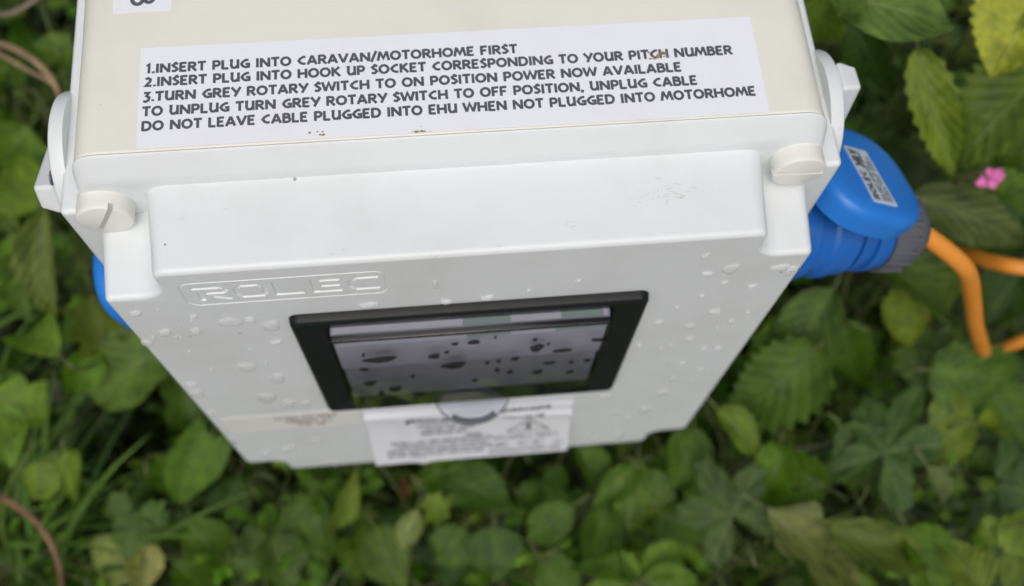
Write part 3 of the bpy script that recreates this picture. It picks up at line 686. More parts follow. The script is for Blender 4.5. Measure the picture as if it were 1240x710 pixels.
for k in range(18):
    a = 2 * math.pi * k / 18; bm = bmesh.new(); box(bm, 0.061, 0.075, -0.0011, 0.0011, 0.0215, 0.0243, 0.0005, 1)
    bmesh.ops.transform(bm, matrix=PM @ Matrix.Rotation(a, 4, 'X'), verts=bm.verts); link('grip_rib', finish(bm, 'grip_rib'), M['grey'], nut)
e0 = KR @ Vector((0.076, 0, 0)); e1 = KR @ Vector((0.089, -0.001, 0))
pts = [e0, e1, at(1145, 303, 2, -0.147), at(1166, 322, 2, -0.158), at(1174, 338, 2, -0.178), at(1178, 365, 2, -0.22), at(1181, 392, 2, -0.265), at(1186, 410, 2, -0.31), at(1193, 426, 2, -0.38), at(1212, 424, 2, -0.44),
       at(1245, 411, 2, -0.47), at(1310, 400, 2, -0.45), at(1360, 360, 2, -0.36), at(1320, 328, 2, -0.30), at(1245, 325, 2, -0.27), at(1200, 317, 2, -0.285), at(1160, 308, 2, -0.33), at(1118, 330, 2, -0.43), at(1116, 368, 2, -0.52), at(1130, 420, 2, -0.66), at(1190, 470, 2, -0.80), at(1300, 500, 2, -0.925), at(1420, 470, 2, -0.943), at(1600, 420, 2, -0.943)]
bm = bmesh.new(); tube(bm, spline(pts, 8), 0.0054, 0.0054, 14)
for v in bm.verts: v.co -= PO
link('cable', finish(bm, 'cable', 60), M['orange'], plug)

bm = bmesh.new(); box(bm, -0.06, 0.06, 0.0, 0.09, 0.0, 0.90, 0.004, 2)
post = link('timber_post', finish(bm, 'timber_post'), M['timber'], None, (0, 0.1805, 0))
post['label'] = 'weathered square timber post carrying the hook-up box on its front'; post['category'] = 'post'

# ---------------------------------------------------------------- leaves
def leaf_mesh(kind, seed):
    rnd = random.Random(seed); bm = bmesh.new(); uvl = bm.loops.layers.uv.new('UVMap')
    P = dict(nettle=(0.62, 1.0, 11, 0.22), oval=(0.85, 0.9, 0, 0), heart=(0.62, 0.75, 0, 0), lance=(0.8, 1.15, 0, 0), bramble=(0.72, 0.85, 12, 0.16), blade=(0.5, 0.5, 0, 0), willow=(0.72, 1.0, 7, 0.10), cut=(0.80, 0.75, 0, 0))
    uvs = {}
    def V(x, y, z, u, v):
        q = bm.verts.new((x, y, z)); uvs[q] = (u, v); return q
    if kind == 'lobed':
        n = 40; c = V(0, 0.30, 0, 0.5, 0.02); rings = []
        lob = 5; ph = rnd.uniform(-0.1, 0.1)
        for rr in (0.35, 0.7, 1.0):
            row = []
            for k in range(n + 1):
                t = math.radians(-65 + (310) * k / n)      # open at the stalk
                ang = (t - math.radians(90))
                m_ = 0.5 + 0.5 * math.cos(ang * lob / 1.0 * 360 / 310)
                r = 0.38 + 0.30 * m_ ** 0.7
                if rr == 1.0: r *= 1 + (0.06 if k % 2 else -0.05) + rnd.uniform(-0.03, 0.03)
                r *= 1.0 - 0.12 * abs(ang) / 2.6
                x, y = rr * r * math.cos(t), 0.30 + rr * r * math.sin(t)
                lobec = abs(((ang * lob * 360 / 310) / (2 * math.pi) + 0.5) % 1 - 0.5)
                z = 0.10 * lobec * rr - 0.16 * (rr * r) ** 2 + 0.03 * noise.noise(Vector((x * 3, y * 3, seed)))
                row.append(V(x, y, z, 0.5 + 0.45 * lobec * 2 * rr, 0.3 + rr * 0.2))
            rings.append(row)
        for k in range(n): bm.faces.new((c, rings[0][k], rings[0][k + 1]))
        for a, b in zip(rings, rings[1:]):
            for k in range(n): bm.faces.new((a[k], b[k], b[k + 1], a[k + 1]))
    else:
      for rot in ((-1.15, 0.0, 1.15) if kind == 'trefoil' else (0.0,)):
        k_ = 'cut' if kind == 'trefoil' else kind; sc = (0.62 if rot == 0 else 0.52) if kind == 'trefoil' else 1.0
        tri = kind == 'trefoil'; ws = 0.85 if tri else 1.0; cr, sr = math.cos(-rot), math.sin(-rot)
        a, e, teeth, td = P[k_]; rows = teeth * 2 if teeth else (18 if k_ == 'cut' else 10); lobes = rnd.choice((2.5, 3.5)); lph = rnd.uniform(-0.05, 0.05)
        th = rnd.uniform(0.15, 1.35) if not tri else rnd.uniform(0.2, 0.8); fold = rnd.uniform(0.12, 0.62); tw = rnd.uniform(-0.7, 0.7); bend = rnd.uniform(-0.10, 0.10); wav = rnd.uniform(0.02, 0.055)
        g = []
        for i in range(rows + 1):
            v = i / rows
            if k_ == 'heart': hw = 0.5 * max(0.0, math.sin(math.pi * (0.16 + 0.84 * v) ** 0.80)) ** 0.8
            else: hw = 0.5 * max(0.0, math.sin(math.pi * v ** a)) ** e
            if teeth and i % 2 == 1: hw *= 1 + td
            hl = hr = hw
            if k_ == 'cut':
                fl = (v * lobes + 0.15 + lph) % 1.0; fr_ = (v * lobes + 0.15) % 1.0
                hl *= 0.48 + 0.75 * (1 - abs(fl - 0.62) / 0.62) ** 0.8; hr *= 0.48 + 0.75 * (1 - abs(fr_ - 0.62) / 0.62) ** 0.8
                hl *= 1 + rnd.uniform(-0.08, 0.08); hr *= 1 + rnd.uniform(-0.08, 0.08)
            cx = bend * math.sin(math.pi * v) * 0.6; row = []
            for s in (-1, -0.55, 0, 0.55, 1):
                hw = max(hl if s < 0 else hr, 0.006) * ws; back = 0.0
                if k_ == 'heart' and v < 0.25: back = -0.16 * abs(s) * (1 - v / 0.25)
                if teeth: back += -0.035 * abs(s) ** 2
                if k_ == 'cut': back += 0.10 * abs(s) * (1 - v)
                pl = 0
                if k_ == 'bramble': pl = 0.035 * math.cos(math.pi * i) * (1 - abs(abs(s) - 0.55))
                z = fold * abs(s) * hw + wav * math.sin(9 * v + 3 * s + seed) * abs(s) + pl
                ca, sa = math.cos(tw * v), math.sin(tw * v); X_, Z_ = s * hw * ca - z * sa, s * hw * sa + z * ca
                vb = v + back; yy = math.sin(th * vb) / th; zz = -(1 - math.cos(th * vb)) / th
                px_, py_, pz_ = (cx + X_) * sc, (yy + Z_ * math.sin(th * vb)) * sc, (zz + Z_ * math.cos(th * vb)) * sc
                if tri: py_ += 0.02
                row.append(V(px_ * cr - py_ * sr, (px_ * sr + py_ * cr) + (0.36 if tri else 0.0), pz_, 0.5 + 0.5 * s * (0.3 + 0.7 * hw * 2), v))
            g.append(row)
        for i in range(rows):
            for k in range(4): bm.faces.new((g[i][k], g[i][k + 1], g[i + 1][k + 1], g[i + 1][k]))
    for f in bm.faces:
        for lo in f.loops: lo[uvl].uv = uvs[lo.vert]
    me = finish(bm, 'leaf_' + kind, None); me.shade_smooth(); me.materials.append(M['leaf']); return me
LEAF = {k: [leaf_mesh(k, 10 * i + j) for j in range(7)] for i, k in enumerate(('nettle', 'oval', 'heart', 'lance', 'bramble', 'cut', 'willow', 'lobed', 'trefoil'))}
WID = dict(cut=0.72, trefoil=1.0, nettle=0.56, oval=0.62, heart=0.74, lance=0.26, bramble=0.72, blade=0.05, willow=0.38, lobed=1.0)

def jit(c, a=0.18):
    k = random.uniform(1 - a, 1 + a); k *= 1.08; r, g_, b_ = (x * k * random.uniform(1 - a * 0.45, 1 + a * 0.45) for x in c); return (max(0.004, r), max(0.004, g_), max(0.003, b_ * 0.72))
def put_leaf(root, kind, base, direction, length, width, color, normal=Vector((0, 0, 1)), name='leaf'):
    d = direction.normalized(); x = d.cross(normal)
    if x.length < 1e-4: x = d.cross(Vector((1, 0, 0.2)))
    x.normalize(); nz = x.cross(d).normalized()
    R3 = Matrix((x, d, nz)).transposed()
    o = link(name, random.choice(LEAF[kind]), None, root)
    o.matrix_basis = Matrix.Translation(base - root.location) @ R3.to_4x4() @ Matrix.Diagonal((width, length, length, 1))
    o.color = (*color, 1); return o
def put_stem(root, paths, color, name='stem'):
    bm = bmesh.new()
    for path, r0, r1 in paths: tube(bm, [p - root.location for p in path], r0, r1, 5)
    o = link(name, finish(bm, name, 70), M['stem'], root); o.color = (*color, 1); return o

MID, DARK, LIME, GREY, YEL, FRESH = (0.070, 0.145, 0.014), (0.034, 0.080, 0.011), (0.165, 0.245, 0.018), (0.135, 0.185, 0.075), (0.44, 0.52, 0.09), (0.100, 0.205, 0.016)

# hero plants: leaves read from the photograph (kind, base px, tip px, width px, height at base, at tip, colour)
HERO = [
 ('broad_leaf_plant', 'tall plant with broad smooth grey-green leaves beside the right rotary switch', (0.30, 0.36), [
   ('oval', (1000, -6), (1150, 22), 92, .84, .84, (0.11, 0.19, 0.06)), ('oval', (1008, -14), (980, 62), 58, .82, .78, (0.14, 0.24, 0.03)), ('oval', (1045, -12), (1024, 27), 30, .87, .85, (0.13, 0.22, 0.07)),
   ('oval', (1060, -30), (1140, -20), 60, .83, .83, MID), ('oval', (1030, 20), (1075, 110), 50, .70, .66, DARK)]),
 ('bramble', 'bramble shoot with pleated yellow-green leaf and toothed bright leaves near the pink flower', (0.46, 0.36), [
   ('bramble', (1258, -18), (1208, 84), 96, .80, .78, YEL), ('bramble', (1268, -10), (1300, 60), 80, .80, .78, YEL),
   ('nettle', (1112, 64), (1152, 214), 46, .76, .70, (0.17, 0.25, 0.04)), ('nettle', (1262, 88), (1162, 196), 92, .72, .70, (0.11, 0.18, 0.035)),
   ('nettle', (1258, 120), (1185, 70), 60, .68, .66, DARK), ('willow', (1225, -10), (1160, 75), 34, .74, .70, (0.09, 0.13, 0.03)), ('nettle', (1250, 150), (1235, 232), 70, .68, .64, MID)]),
 ('willowherb', 'willowherb with one small pink flower and hairy grey-green leaves', (0.40, 0.20), [
   ('willow', (1108, 236), (1240, 294), 60, .68, .66, (0.085, 0.125, 0.05)), ('willow', (1190, 225), (1262, 250), 46, .68, .66, MID), ('willow', (1150, 215), (1085, 180), 34, .66, .64, (0.07, 0.10, 0.045)),
   ('willow', (1165, 190), (1075, 140), 36, .62, .60, (0.06, 0.09, 0.04)), ('willow', (1120, 150), (1060, 92), 40, .60, .57, (0.06, 0.09, 0.04)), ('willow', (1130, 160), (1105, 235), 36, .60, .57, (0.055, 0.085, 0.035)),
   ('willow', (1090, 110), (1125, 40), 36, .60, .58, (0.05, 0.08, 0.035)), ('nettle', (1060, 190), (1140, 290), 60, .55, .52, DARK), ('nettle', (1240, 262), (1170, 310), 60, .56, .53, DARK)]),
 ('broad_leaf_plant', 'leafy plant under the orange cable and blue plug with large mid green leaves', (0.36, 0.10), [
   ('nettle', (1068, 318), (1170, 382), 74, .60, .57, (0.085, 0.15, 0.03)), ('oval', (1130, 448), (1248, 462), 84, .56, .55, (0.085, 0.165, 0.03)), ('oval', (1010, 350), (960, 440), 70, .55, .52, (0.075, 0.135, 0.045)),
   ('oval', (1050, 400), (1140, 440), 70, .53, .51, (0.08, 0.145, 0.045)), ('nettle', (1090, 350), (1100, 420), 44, .57, .54, LIME), ('oval', (985, 425), (880, 512), 82, .54, .50, (0.095, 0.18, 0.035)),
   ('nettle', (980, 400), (905, 440), 50, .52, .50, FRESH), ('oval', (1020, 390), (1040, 480), 66, .50, .47, MID), ('oval', (1235, 330), (1195, 395), 56, .52, .5, DARK)]),
 ('ground_elder', 'ground elder with lobed pointed dark green leaves beyond the lid corner', (0.30, 0.00), [
   ('lobed', (905, 655), (858, 566), 100, .52, .51, (0.055, 0.10, 0.035)), ('nettle', (1000, 590), (905, 545), 60, .52, .50, MID), ('lobed', (1050, 590), (1104, 492), 92, .54, .52, (0.06, 0.115, 0.04)),
   ('nettle', (1020, 520), (1090, 606), 60, .53, .50, (0.065, 0.12, 0.04)), ('willow', (870, 496), (920, 556), 38, .54, .52, (0.13, 0.20, 0.03)), ('nettle', (945, 540), (925, 620), 46, .53, .51, FRESH),
   ('cut', (920, 610), (1050, 712), 90, .55, .53, (0.15, 0.18, 0.085)), ('willow', (1005, 640), (1135, 684), 50, .55, .54, (0.12, 0.18, 0.05)), ('nettle', (840, 520), (815, 590), 50, .50, .48, MID), ('oval', (960, 660), (1010, 720), 60, .5, .49, DARK)]),
 ('broad_leaf_plant', 'low plant of round dark leaves and narrow lime leaf below the cable bend', (0.44, -0.02), [
   ('willow', (1148, 470), (1162, 574), 46, .55, .52, (0.14, 0.22, 0.04)), ('oval', (1185, 515), (1218, 520), 28, .55, .54, LIME), ('oval', (1160, 570), (1242, 600), 78, .53, .51, (0.045, 0.095, 0.025)),
   ('willow', (1124, 568), (1150, 630), 36, .55, .53, (0.12, 0.175, 0.085)), ('nettle', (1215, 665), (1240, 620), 40, .56, .55, (0.16, 0.25, 0.04)), ('nettle', (1215, 640), (1180, 650), 30, .56, .55, (0.16, 0.25, 0.04)),
   ('nettle', (1190, 715), (1140, 665), 50, .56, .54, (0.15, 0.22, 0.04)), ('nettle', (1225, 720), (1260, 672), 50, .56, .54, (0.15, 0.22, 0.05)), ('oval', (1200, 470), (1250, 540), 60, .5, .48, MID), ('nettle', (1100, 640), (1130, 720), 50, .54, .52, FRESH)]),
 ('creeping_buttercup', 'bright toothed leaves sprouting in the dark hollow under the lid', (0.09, -0.09), [
   ('nettle', (770, 700), (678, 688), 44, .50, .49, (0.12, 0.23, 0.035)), ('nettle', (775, 700), (740, 650), 40, .50, .49, (0.12, 0.22, 0.035)), ('nettle', (785, 698), (830, 668), 40, .50, .49, (0.13, 0.23, 0.035)),
   ('nettle', (780, 705), (845, 712), 40, .50, .49, (0.11, 0.20, 0.03)), ('nettle', (765, 712), (700, 725), 44, .49, .48, (0.10, 0.19, 0.03))]),
 ('ground_elder', 'clump of small pointed green leaves under the box beside the rating label', (0.08, -0.02), [
   ('willow', (700, 540), (728, 606), 42, .46, .44, (0.075, 0.16, 0.03)), ('oval', (695, 612), (642, 652), 48, .47, .45, (0.085, 0.16, 0.03)), ('willow', (770, 560), (762, 640), 46, .47, .45, (0.10, 0.18, 0.04)),
   ('willow', (770, 565), (722, 608), 34, .47, .45, (0.09, 0.17, 0.04)), ('willow', (775, 570), (815, 610), 40, .47, .45, (0.10, 0.18, 0.05)), ('oval', (735, 610), (720, 680), 52, .44, .42, MID), ('oval', (800, 620), (860, 660), 56, .45, .43, MID), ('nettle', (800, 545), (835, 590), 44, .45, .43, FRESH)]),
 ('bindweed', 'creeping plant with smooth oval leaves and a pale leaf below the rating label', (-0.02, -0.04), [
   ('oval', (540, 576), (622, 618), 60, .44, .43, (0.065, 0.135, 0.03)), ('oval', (598, 640), (600, 702), 60, .44, .42, (0.055, 0.115, 0.028)), ('willow', (505, 618), (488, 660), 28, .46, .44, (0.24, 0.29, 0.17)),
   ('oval', (515, 596), (540, 628), 32, .46, .45, (0.14, 0.22, 0.03)), ('lance', (432, 566), (402, 650), 30, .48, .44, (0.15, 0.24, 0.05)), ('oval', (560, 640), (528, 690), 50, .43, .41, (0.07, 0.14, 0.028)),
   ('oval', (640, 560), (670, 610), 50, .42, .40, MID), ('nettle', (455, 640), (490, 712), 54, .42, .40, (0.085, 0.15, 0.028)), ('oval', (560, 560), (500, 590), 40, .42, .41, FRESH), ('oval', (650, 670), (690, 720), 50, .43, .41, MID)]),
 ('bindweed', 'trailing plant with heart shaped leaf and hanging oval leaves off the left lid corner', (-0.16, 0.02), [
   ('heart', (256, 530), (220, 602), 62, .46, .43, (0.080, 0.17, 0.02)), ('oval', (178, 574), (163, 662), 50, .45, .42, (0.075, 0.14, 0.035)), ('heart', (196, 422), (120, 486), 86, .48, .45, (0.10, 0.17, 0.045)),
   ('oval', (215, 440), (235, 520), 52, .46, .43, (0.075, 0.14, 0.025)), ('oval', (310, 600), (350, 700), 70, .42, .40, (0.06, 0.115, 0.025)), ('oval', (330, 580), (420, 612), 46, .42, .41, MID),
   ('nettle', (380, 600), (392, 690), 56, .43, .40, (0.075, 0.14, 0.03)), ('oval', (290, 575), (265, 650), 50, .40, .38, DARK), ('oval', (225, 630), (275, 690), 56, .41, .39, MID)]),
 ('broad_leaf_plant', 'pale hanging leaf and bright rounded leaves below the left rotary switch', (-0.32, 0.22), [
   ('willow', (56, 258), (60, 394), 46, .62, .56, (0.20, 0.26, 0.11)), ('oval', (72, 430), (18, 398), 58, .55, .53, (0.14, 0.23, 0.035)), ('oval', (-14, 468), (52, 506), 56, .52, .50, (0.16, 0.27, 0.04)),
   ('willow', (-8, 490), (12, 565), 44, .52, .49, (0.15, 0.27, 0.04)), ('nettle', (78, 545), (84, 615), 50, .46, .44, (0.16, 0.24, 0.03)), ('nettle', (60, 560), (36, 610), 36, .46, .44, (0.15, 0.23, 0.03)),
   ('oval', (110, 425), (90, 480), 40, .48, .46, FRESH), ('oval', (110, 350), (135, 430), 46, .5, .47, (0.12, 0.17, 0.025)), ('nettle', (30, 340), (-10, 300), 60, .50, .48, FRESH), ('oval', (20, 300), (35, 380), 40, .5, .48, MID), ('nettle', (45, 250), (5, 205), 60, .50, .48, (0.12, 0.20, 0.02)),
   ('oval', (40, 150), (5, 200), 55, .48, .46, (0.10, 0.18, 0.02)), ('oval', (60, 35), (78, 78), 34, .58, .56, (0.11, 0.19, 0.035)), ('oval', (30, 110), (-10, 90), 50, .48, .46, MID)]),
 ('broad_leaf_plant', 'faded pale leaves among grass blades by the brown dead stem', (-0.30, 0.00), [
   ('oval', (155, 650), (118, 705), 54, .42, .40, (0.19, 0.23, 0.10)), ('willow', (165, 655), (172, 722), 42, .42, .40, (0.30, 0.30, 0.16)), ('nettle', (215, 600), (190, 560), 40, .42, .4, FRESH), ('oval', (210, 680), (255, 722), 50, .40, .39, MID)]),
]
cnt = 0; rh = random.Random(11)
for name, label, (gx, gy), leaves in HERO:
    root = thing(name, label, 'plant', (gx, gy, 0)); paths = []
    for kind, b0, t0, wp, z0, z1, col in leaves:
        if kind == 'oval' and z0 < 0.6 and rh.random() < 0.82:
            kind = rh.choice(('cut', 'nettle', 'cut', 'trefoil', 'nettle', 'trefoil')); wp *= {'trefoil': 1.5, 'cut': 1.2}.get(kind, 1.0)
        B = atz(*b0, z0); T = atz(*t0, z1); d = T - B; L = d.length
        dist = (B - CAM).length; wd = wp / FPX * dist
        if kind != 'lobed': wd *= 1.0
        nrm = ((CAM - B).normalized() * 0.6 + Vector((random.uniform(-.55, .55), random.uniform(-.55, .55), 0.7))).normalized()
        put_leaf(root, kind, B, d + nrm * L * 0.30, L * 1.12, wd, jit(col, 0.10), nrm)
        foot = root.location + Vector((random.uniform(-.012, .012), random.uniform(-.012, .012), -0.005))
        back = B - d.normalized() * 0.02 - Vector((0, 0, 0.012))
        mid = foot.lerp(back, 0.55) + Vector((0, 0, 0.10))
        paths.append((spline([foot, mid, back, B + d * 0.02], 4), 0.0020, 0.0009))
    put_stem(root, paths, (0.10, 0.13, 0.04)); cnt += 1
    if name == 'willowherb':
        F = atz(1197, 216, .72)
        put_stem(root, [(spline([root.location + Vector((0, 0, -0.005)), root.location.lerp(F, 0.6) + Vector((0, 0.02, 0.05)), F + Vector((-0.012, 0.006, -0.012)), F], 5), 0.0022, 0.0010)], (0.13, 0.12, 0.06), 'flower_stalk')
        Nf = (Vector((0.1, -0.55, 0.85))).normalized(); Xf = Nf.cross(Vector((0, 1, 0.2))).normalized(); Yf = Nf.cross(Xf)
        for k in range(4):
            a = 2 * math.pi * k / 4 + 0.35; bm = bmesh.new(); D = (Xf * math.cos(a) + Yf * math.sin(a) + Nf * (0.25 + 0.25 * (k % 2))).normalized(); X = D.cross(Nf).normalized(); base = F - root.location; l = (0.0105, 0.0085, 0.0115, 0.0080)[k]; vv = []
            for v in (0, 0.2, 0.4, 0.6, 0.8, 0.93, 1.0):
                hw = l * 0.40 * math.sin(math.pi * min(1, v * 0.86 + 0.06)) ** 0.8
                vv.append([bm.verts.new(base + D * l * (v - (0.10 if (q == 0 and v > 0.9) else 0)) + X * q * hw + Nf * (0.0022 * q * q - 0.0030 * v * v)) for q in (-1, -0.5, 0, 0.5, 1)])
            for a_, b_ in zip(vv, vv[1:]):
                for q in range(4): bm.faces.new((a_[q], a_[q + 1], b_[q + 1], b_[q]))
            link('petal', finish(bm, 'petal', 80), M['petal'], root)

# random neighbours filling the hedge bottom
def visible(p, m=90):
    q = ROT.transposed() @ (p - CAM)
    if q.z > -0.02: return False
    x, y = 620 + FPX * q.x / -q.z, 355 - FPX * q.y / -q.z
    return -m < x < 1240 + m and -m < y < 710 + m
KINDS = [('nettle_plant', 'nettle', 'toothed', 'nettle-like plants in the undergrowth', (MID, DARK, FRESH)),
         ('bindweed', 'oval', 'smooth oval', 'smooth leaved weeds in the undergrowth', (MID, FRESH, DARK, MID)),
         ('ivy', 'heart', 'heart shaped', 'heart leaved weeds in the undergrowth', (DARK, MID, FRESH)),
         ('willowherb', 'willow', 'narrow', 'narrow leaved weeds in the undergrowth', (MID, (0.09, 0.12, 0.05), FRESH)),
         ('buttercup', 'trefoil', 'three-part jagged', 'jagged weeds in the undergrowth', (MID, FRESH, FRESH)),
         ('hawthorn_seedling', 'cut', 'deeply cut', 'cut leaved weeds in the undergrowth', (MID, FRESH, DARK)),
         ('ground_elder', 'lobed', 'lobed', 'lobed weeds in the undergrowth', (MID, DARK, FRESH))]
CN = {MID: 'mid green', DARK: 'dark green', FRESH: 'fresh green'}
MARKS = [('under the blue plug', 0.24, 0.05), ('under the orange cable loop', 0.42, 0.06), ('by the bramble', 0.46, 0.36), ('by the willowherb flower', 0.40, 0.22), ('behind the right rotary switch', 0.27, 0.42),
         ('below the left blue socket', -0.22, 0.12), ('by the tan dry stems', -0.45, 0.45), ('by the grass tufts', -0.36, -0.02), ('by the lobed ground elder', 0.32, -0.02), ('below the rating label', 0.0, -0.03),
         ('below the left lid corner', -0.17, 0.0), ('below the right lid corner', 0.17, -0.02), ('beyond the orange cable', 0.62, 0.20), ('behind the box', 0.0, 0.45), ('beside the pale hanging leaf', -0.36, 0.22)]
def describe(label, x, y, h, col, size):
    ht = 'tall' if h > 0.40 else ('low' if h < 0.29 else 'knee-high')
    sz = 'tiny' if size < 0.58 else 'small' if size < 0.8 else ('large' if size > 1.05 else 'medium')
    return '%s weed with %s %s %s leaves %s' % (ht, sz, CN.get(col, 'grey-green'), label, min(MARKS, key=lambda m: (m[1] - x) ** 2 + (m[2] - y) ** 2)[0])
def grow(x, y, h, K, nl, sizes=(0.6, 0.75, 0.9, 1.0, 1.2)):
    name, kind, label, group, cols = K
    col = random.choice(cols); size = random.choice(sizes); root = thing(name, describe(label, x, y, h, col, size), 'plant', (x, y, 0), group)
    lean = Vector((random.uniform(-.06, .06), random.uniform(-.06, .06), 0)); top = root.location + Vector((0, 0, h)) + lean
    ax = spline([root.location + Vector((0, 0, -.005)), root.location.lerp(top, .5) + lean * 0.3, top], 5); paths = [(ax, 0.0026, 0.0012)]
    a0 = random.uniform(0, 6.28); n = nl // 2
    for i in range(n):
        t = 0.35 + 0.65 * i / max(1, n - 1); c = ax[min(len(ax) - 1, int(t * (len(ax) - 1)))]
        for s in (0, 1):
            a = a0 + i * 1.57 + s * math.pi + random.uniform(-.35, .35); el = random.uniform(-.75, .55) + 0.4 * (i == n - 1)
            d = Vector((math.cos(a) * math.cos(el), math.sin(a) * math.cos(el), math.sin(el)))
            L = random.uniform(0.036, 0.064) * size * (0.62 if i == n - 1 else 1.0) * (0.85 if kind == 'lobed' else 1); pet = random.uniform(0.012, 0.045) * (0.4 if i == n - 1 else 1)
            b = c + d * pet
            paths.append(([c, c + d * pet * 0.5 + Vector((0, 0, .004)), b + d * 0.003], 0.0012, 0.0007))
            put_leaf(root, kind, b, d, L, L * WID[kind] * random.uniform(.85, 1.15), jit(col, 0.40), Vector((random.uniform(-.8, .8), random.uniform(-.8, .8), 1)))
    put_stem(root, paths, jit((0.09, 0.12, 0.04)))
rg = random.Random(21); spots = []
tries = 0
while tries < 6000 and len(spots) < 230:
    tries += 1; x = rg.uniform(-0.85, 0.95); y = rg.uniform(-0.28, 0.85)
    hmax = 0.42 if x < 0.15 else (0.50 if y < 0.15 else 0.56)
    if -0.34 < x < 0.34 and -0.10 < y < 0.42: hmax = 0.40
    h = hmax * rg.uniform(0.55, 1.0)
    if not visible(Vector((x, y, h)), 60): continue
    if abs(x) < 0.09 and 0.15 < y < 0.30: continue
    if any((x - a) ** 2 + (y - b) ** 2 < 0.044 ** 2 for a, b in spots): continue
    spots.append((x, y)); random.seed(1000 + len(spots)); grow(x, y, h, KINDS[rg.choice((0, 0, 0, 1, 2, 3, 3, 4, 4, 4, 4, 5, 5, 5, 5, 6))], rg.choice((8, 10, 12, 14)))

tries = 0; fine = []
while tries < 6000 and len(fine) < 110:
    tries += 1; x = rg.uniform(-0.6, 0.75); y = rg.uniform(-0.20, 0.60); h = rg.uniform(0.38, 0.50) if x < 0.2 else rg.uniform(0.40, 0.54)
    if -0.34 < x < 0.34 and 0.0 < y < 0.42: h = rg.uniform(0.30, 0.42)
    if not visible(Vector((x, y, h)), 20) or (abs(x) < 0.09 and 0.15 < y < 0.30): continue
    if any((x - a) ** 2 + (y - b) ** 2 < 0.04 ** 2 for a, b in fine): continue
    fine.append((x, y)); random.seed(3000 + len(fine)); grow(x, y, h, KINDS[rg.choice((0, 3, 4, 4, 5, 5))], rg.choice((10, 12, 14)), (0.42, 0.48, 0.55, 0.62))

# grass clumps by the left foot, dead stems
def grass(px, py, z, n, aim, label):
    p = atz(px, py, z); root = thing('grass_clump', label, 'grass', (p.x, p.y, 0))
    for i in range(n):
        a = aim + random.gauss(0, 0.6); h = random.uniform(0.34, 0.47); b = root.location + Vector((random.gauss(0, .02), random.gauss(0, .02), 0))
        reach = random.uniform(0.10, 0.24); bm = bmesh.new(); uvl = bm.loops.layers.uv.new('UVMap'); D = Vector((math.cos(a), math.sin(a), 0)); X = Vector((-D.y, D.x, 0)); wd = random.uniform(0.0025, 0.0050); N = 9
        rows = []
        for k in range(N + 1):
            t = k / N; c = b + D * reach * t ** 1.8 + Vector((0, 0, h * (1.55 * t - 0.75 * t * t) / 0.8)) - root.location
            ww = wd * (1 - t ** 3) + 0.0002; rows.append([bm.verts.new(c - X * ww), bm.verts.new(c + Vector((0, 0, -ww * 0.5))), bm.verts.new(c + X * ww)])
        for k in range(N):
            for s in range(2):
                f = bm.faces.new((rows[k][s], rows[k][s + 1], rows[k + 1][s + 1], rows[k + 1][s]))
                for lo, q in zip(f.loops, ((s / 2, k / N), ((s + 1) / 2, k / N), ((s + 1) / 2, (k + 1) / N), (s / 2, (k + 1) / N))): lo[uvl].uv = (0.2 + 0.02 * q[0], 0.2)
        o = link('blade', finish(bm, 'blade', 80), M['leaf'], root); o.color = (*jit((0.10, 0.19, 0.055), 0.25), 1)
grass(-20, 665, 0.30, 30, 0.2, 'tuft of arching green grass blades beside the brown dead stem')
grass(30, 720, 0.30, 26, 0.3, 'tuft of grass blades spreading under the faded pale leaves')
grass(-30, 560, 0.20, 10, 0.1, 'sparse grass tuft below the bright rounded leaves')
def dead(name, label, px, r, col):
    P = [atz(a, b, z) for a, b, z in px]; root = thing(name, label, 'stem', (P[0].x, P[0].y, 0)); P = [Vector((P[0].x, P[0].y, -0.005))] + P
    put_stem(root, [(spline(P, 6), r, r * 0.6)], col)
dead('dry_twig', 'tan dry stem curving behind the left rotary switch', [(-60, 60, .40), (-10, 52, .56), (30, 66, .60), (60, 92, .60), (73, 122, .58), (78, 160, .50)], 0.0030, (0.36, 0.26, 0.15))
dead('dry_twig', 'second thin dry stem crossing the tan one', [(-50, 40, .42), (-10, 60, .55), (28, 82, .58), (66, 104, .58), (76, 130, .5)], 0.0020, (0.40, 0.30, 0.17))
dead('dry_twig', 'pinkish grey dry twig above the tan stems', [(-40, 10, .40), (0, 18, .58), (30, 8, .60), (60, -14, .60)], 0.0024, (0.30, 0.22, 0.18))
dead('dry_twig', 'brown bent dead stem lying over the grass blades', [(-40, 590, .30), (0, 602, .44), (36, 625, .46), (60, 655, .46), (72, 690, .44), (76, 725, .40)], 0.0028, (0.24, 0.14, 0.08))
dead('dry_twig', 'grey twig lying under the lobed leaves', [(900, 560, .36), (940, 546, .45), (990, 540, .46), (1040, 520, .42)], 0.0024, (0.16, 0.14, 0.11))
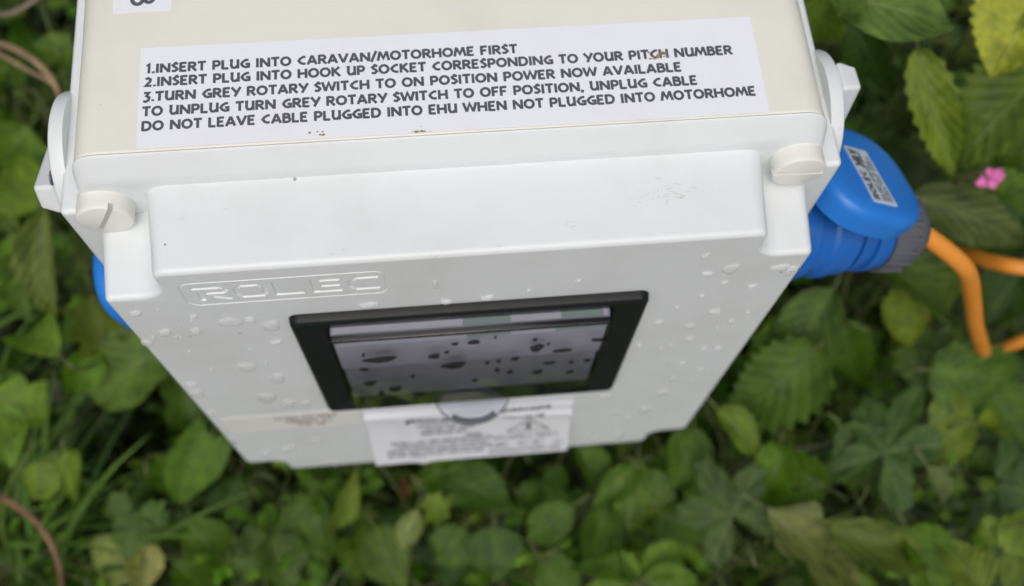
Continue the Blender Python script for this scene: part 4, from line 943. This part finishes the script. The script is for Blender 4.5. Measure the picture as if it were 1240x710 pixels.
L_ = thing('dead_leaf', 'reddish brown dead leaf hanging below the rating label', 'leaf', tuple(atz(487, 575, .40))); put_leaf(L_, 'lance', L_.location.copy(), atz(493, 614, .37) - L_.location, 0.034, 0.010, (0.26, 0.10, 0.06), name='leaf_blade')

# low undergrowth nobody could count
bm = bmesh.new(); uvl = bm.loops.layers.uv.new('UVMap'); ru = random.Random(5)
def clump_leaf(x, y, z, L):
    a = ru.uniform(0, 6.283); el = ru.uniform(-.5, .5); d = Vector((math.cos(a) * math.cos(el), math.sin(a) * math.cos(el), math.sin(el)))
    X = Vector((-math.sin(a), math.cos(a), ru.uniform(-.5, .5))).normalized(); wd = L * ru.uniform(.35, .7); p = Vector((x, y, z))
    N_ = X.cross(d); vs = [bm.verts.new(p), bm.verts.new(p + d * L * .3 + X * wd * .5 + N_ * L * .06), bm.verts.new(p + d * L * .7 + X * wd * .38), bm.verts.new(p + d * L - N_ * L * .12), bm.verts.new(p + d * L * .7 - X * wd * .38), bm.verts.new(p + d * L * .3 - X * wd * .5 + N_ * L * .06), bm.verts.new(p + d * L * .5)]
    for i in range(6):
        f = bm.faces.new((vs[i], vs[(i + 1) % 6], vs[6]))
        for lo in f.loops: lo[uvl].uv = (0.35, 0.3)
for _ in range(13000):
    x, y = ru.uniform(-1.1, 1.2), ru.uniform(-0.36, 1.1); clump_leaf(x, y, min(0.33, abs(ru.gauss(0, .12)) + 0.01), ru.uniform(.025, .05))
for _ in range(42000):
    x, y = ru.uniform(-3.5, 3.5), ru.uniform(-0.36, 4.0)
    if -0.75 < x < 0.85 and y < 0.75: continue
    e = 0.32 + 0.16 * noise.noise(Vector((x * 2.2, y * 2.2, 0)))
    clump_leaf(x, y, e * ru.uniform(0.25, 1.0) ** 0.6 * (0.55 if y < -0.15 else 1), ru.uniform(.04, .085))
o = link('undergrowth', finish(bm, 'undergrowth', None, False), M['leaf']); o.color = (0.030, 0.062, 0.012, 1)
o['kind'] = 'stuff'; o['label'] = 'dense low green undergrowth covering the soil around the box'; o['category'] = 'undergrowth'
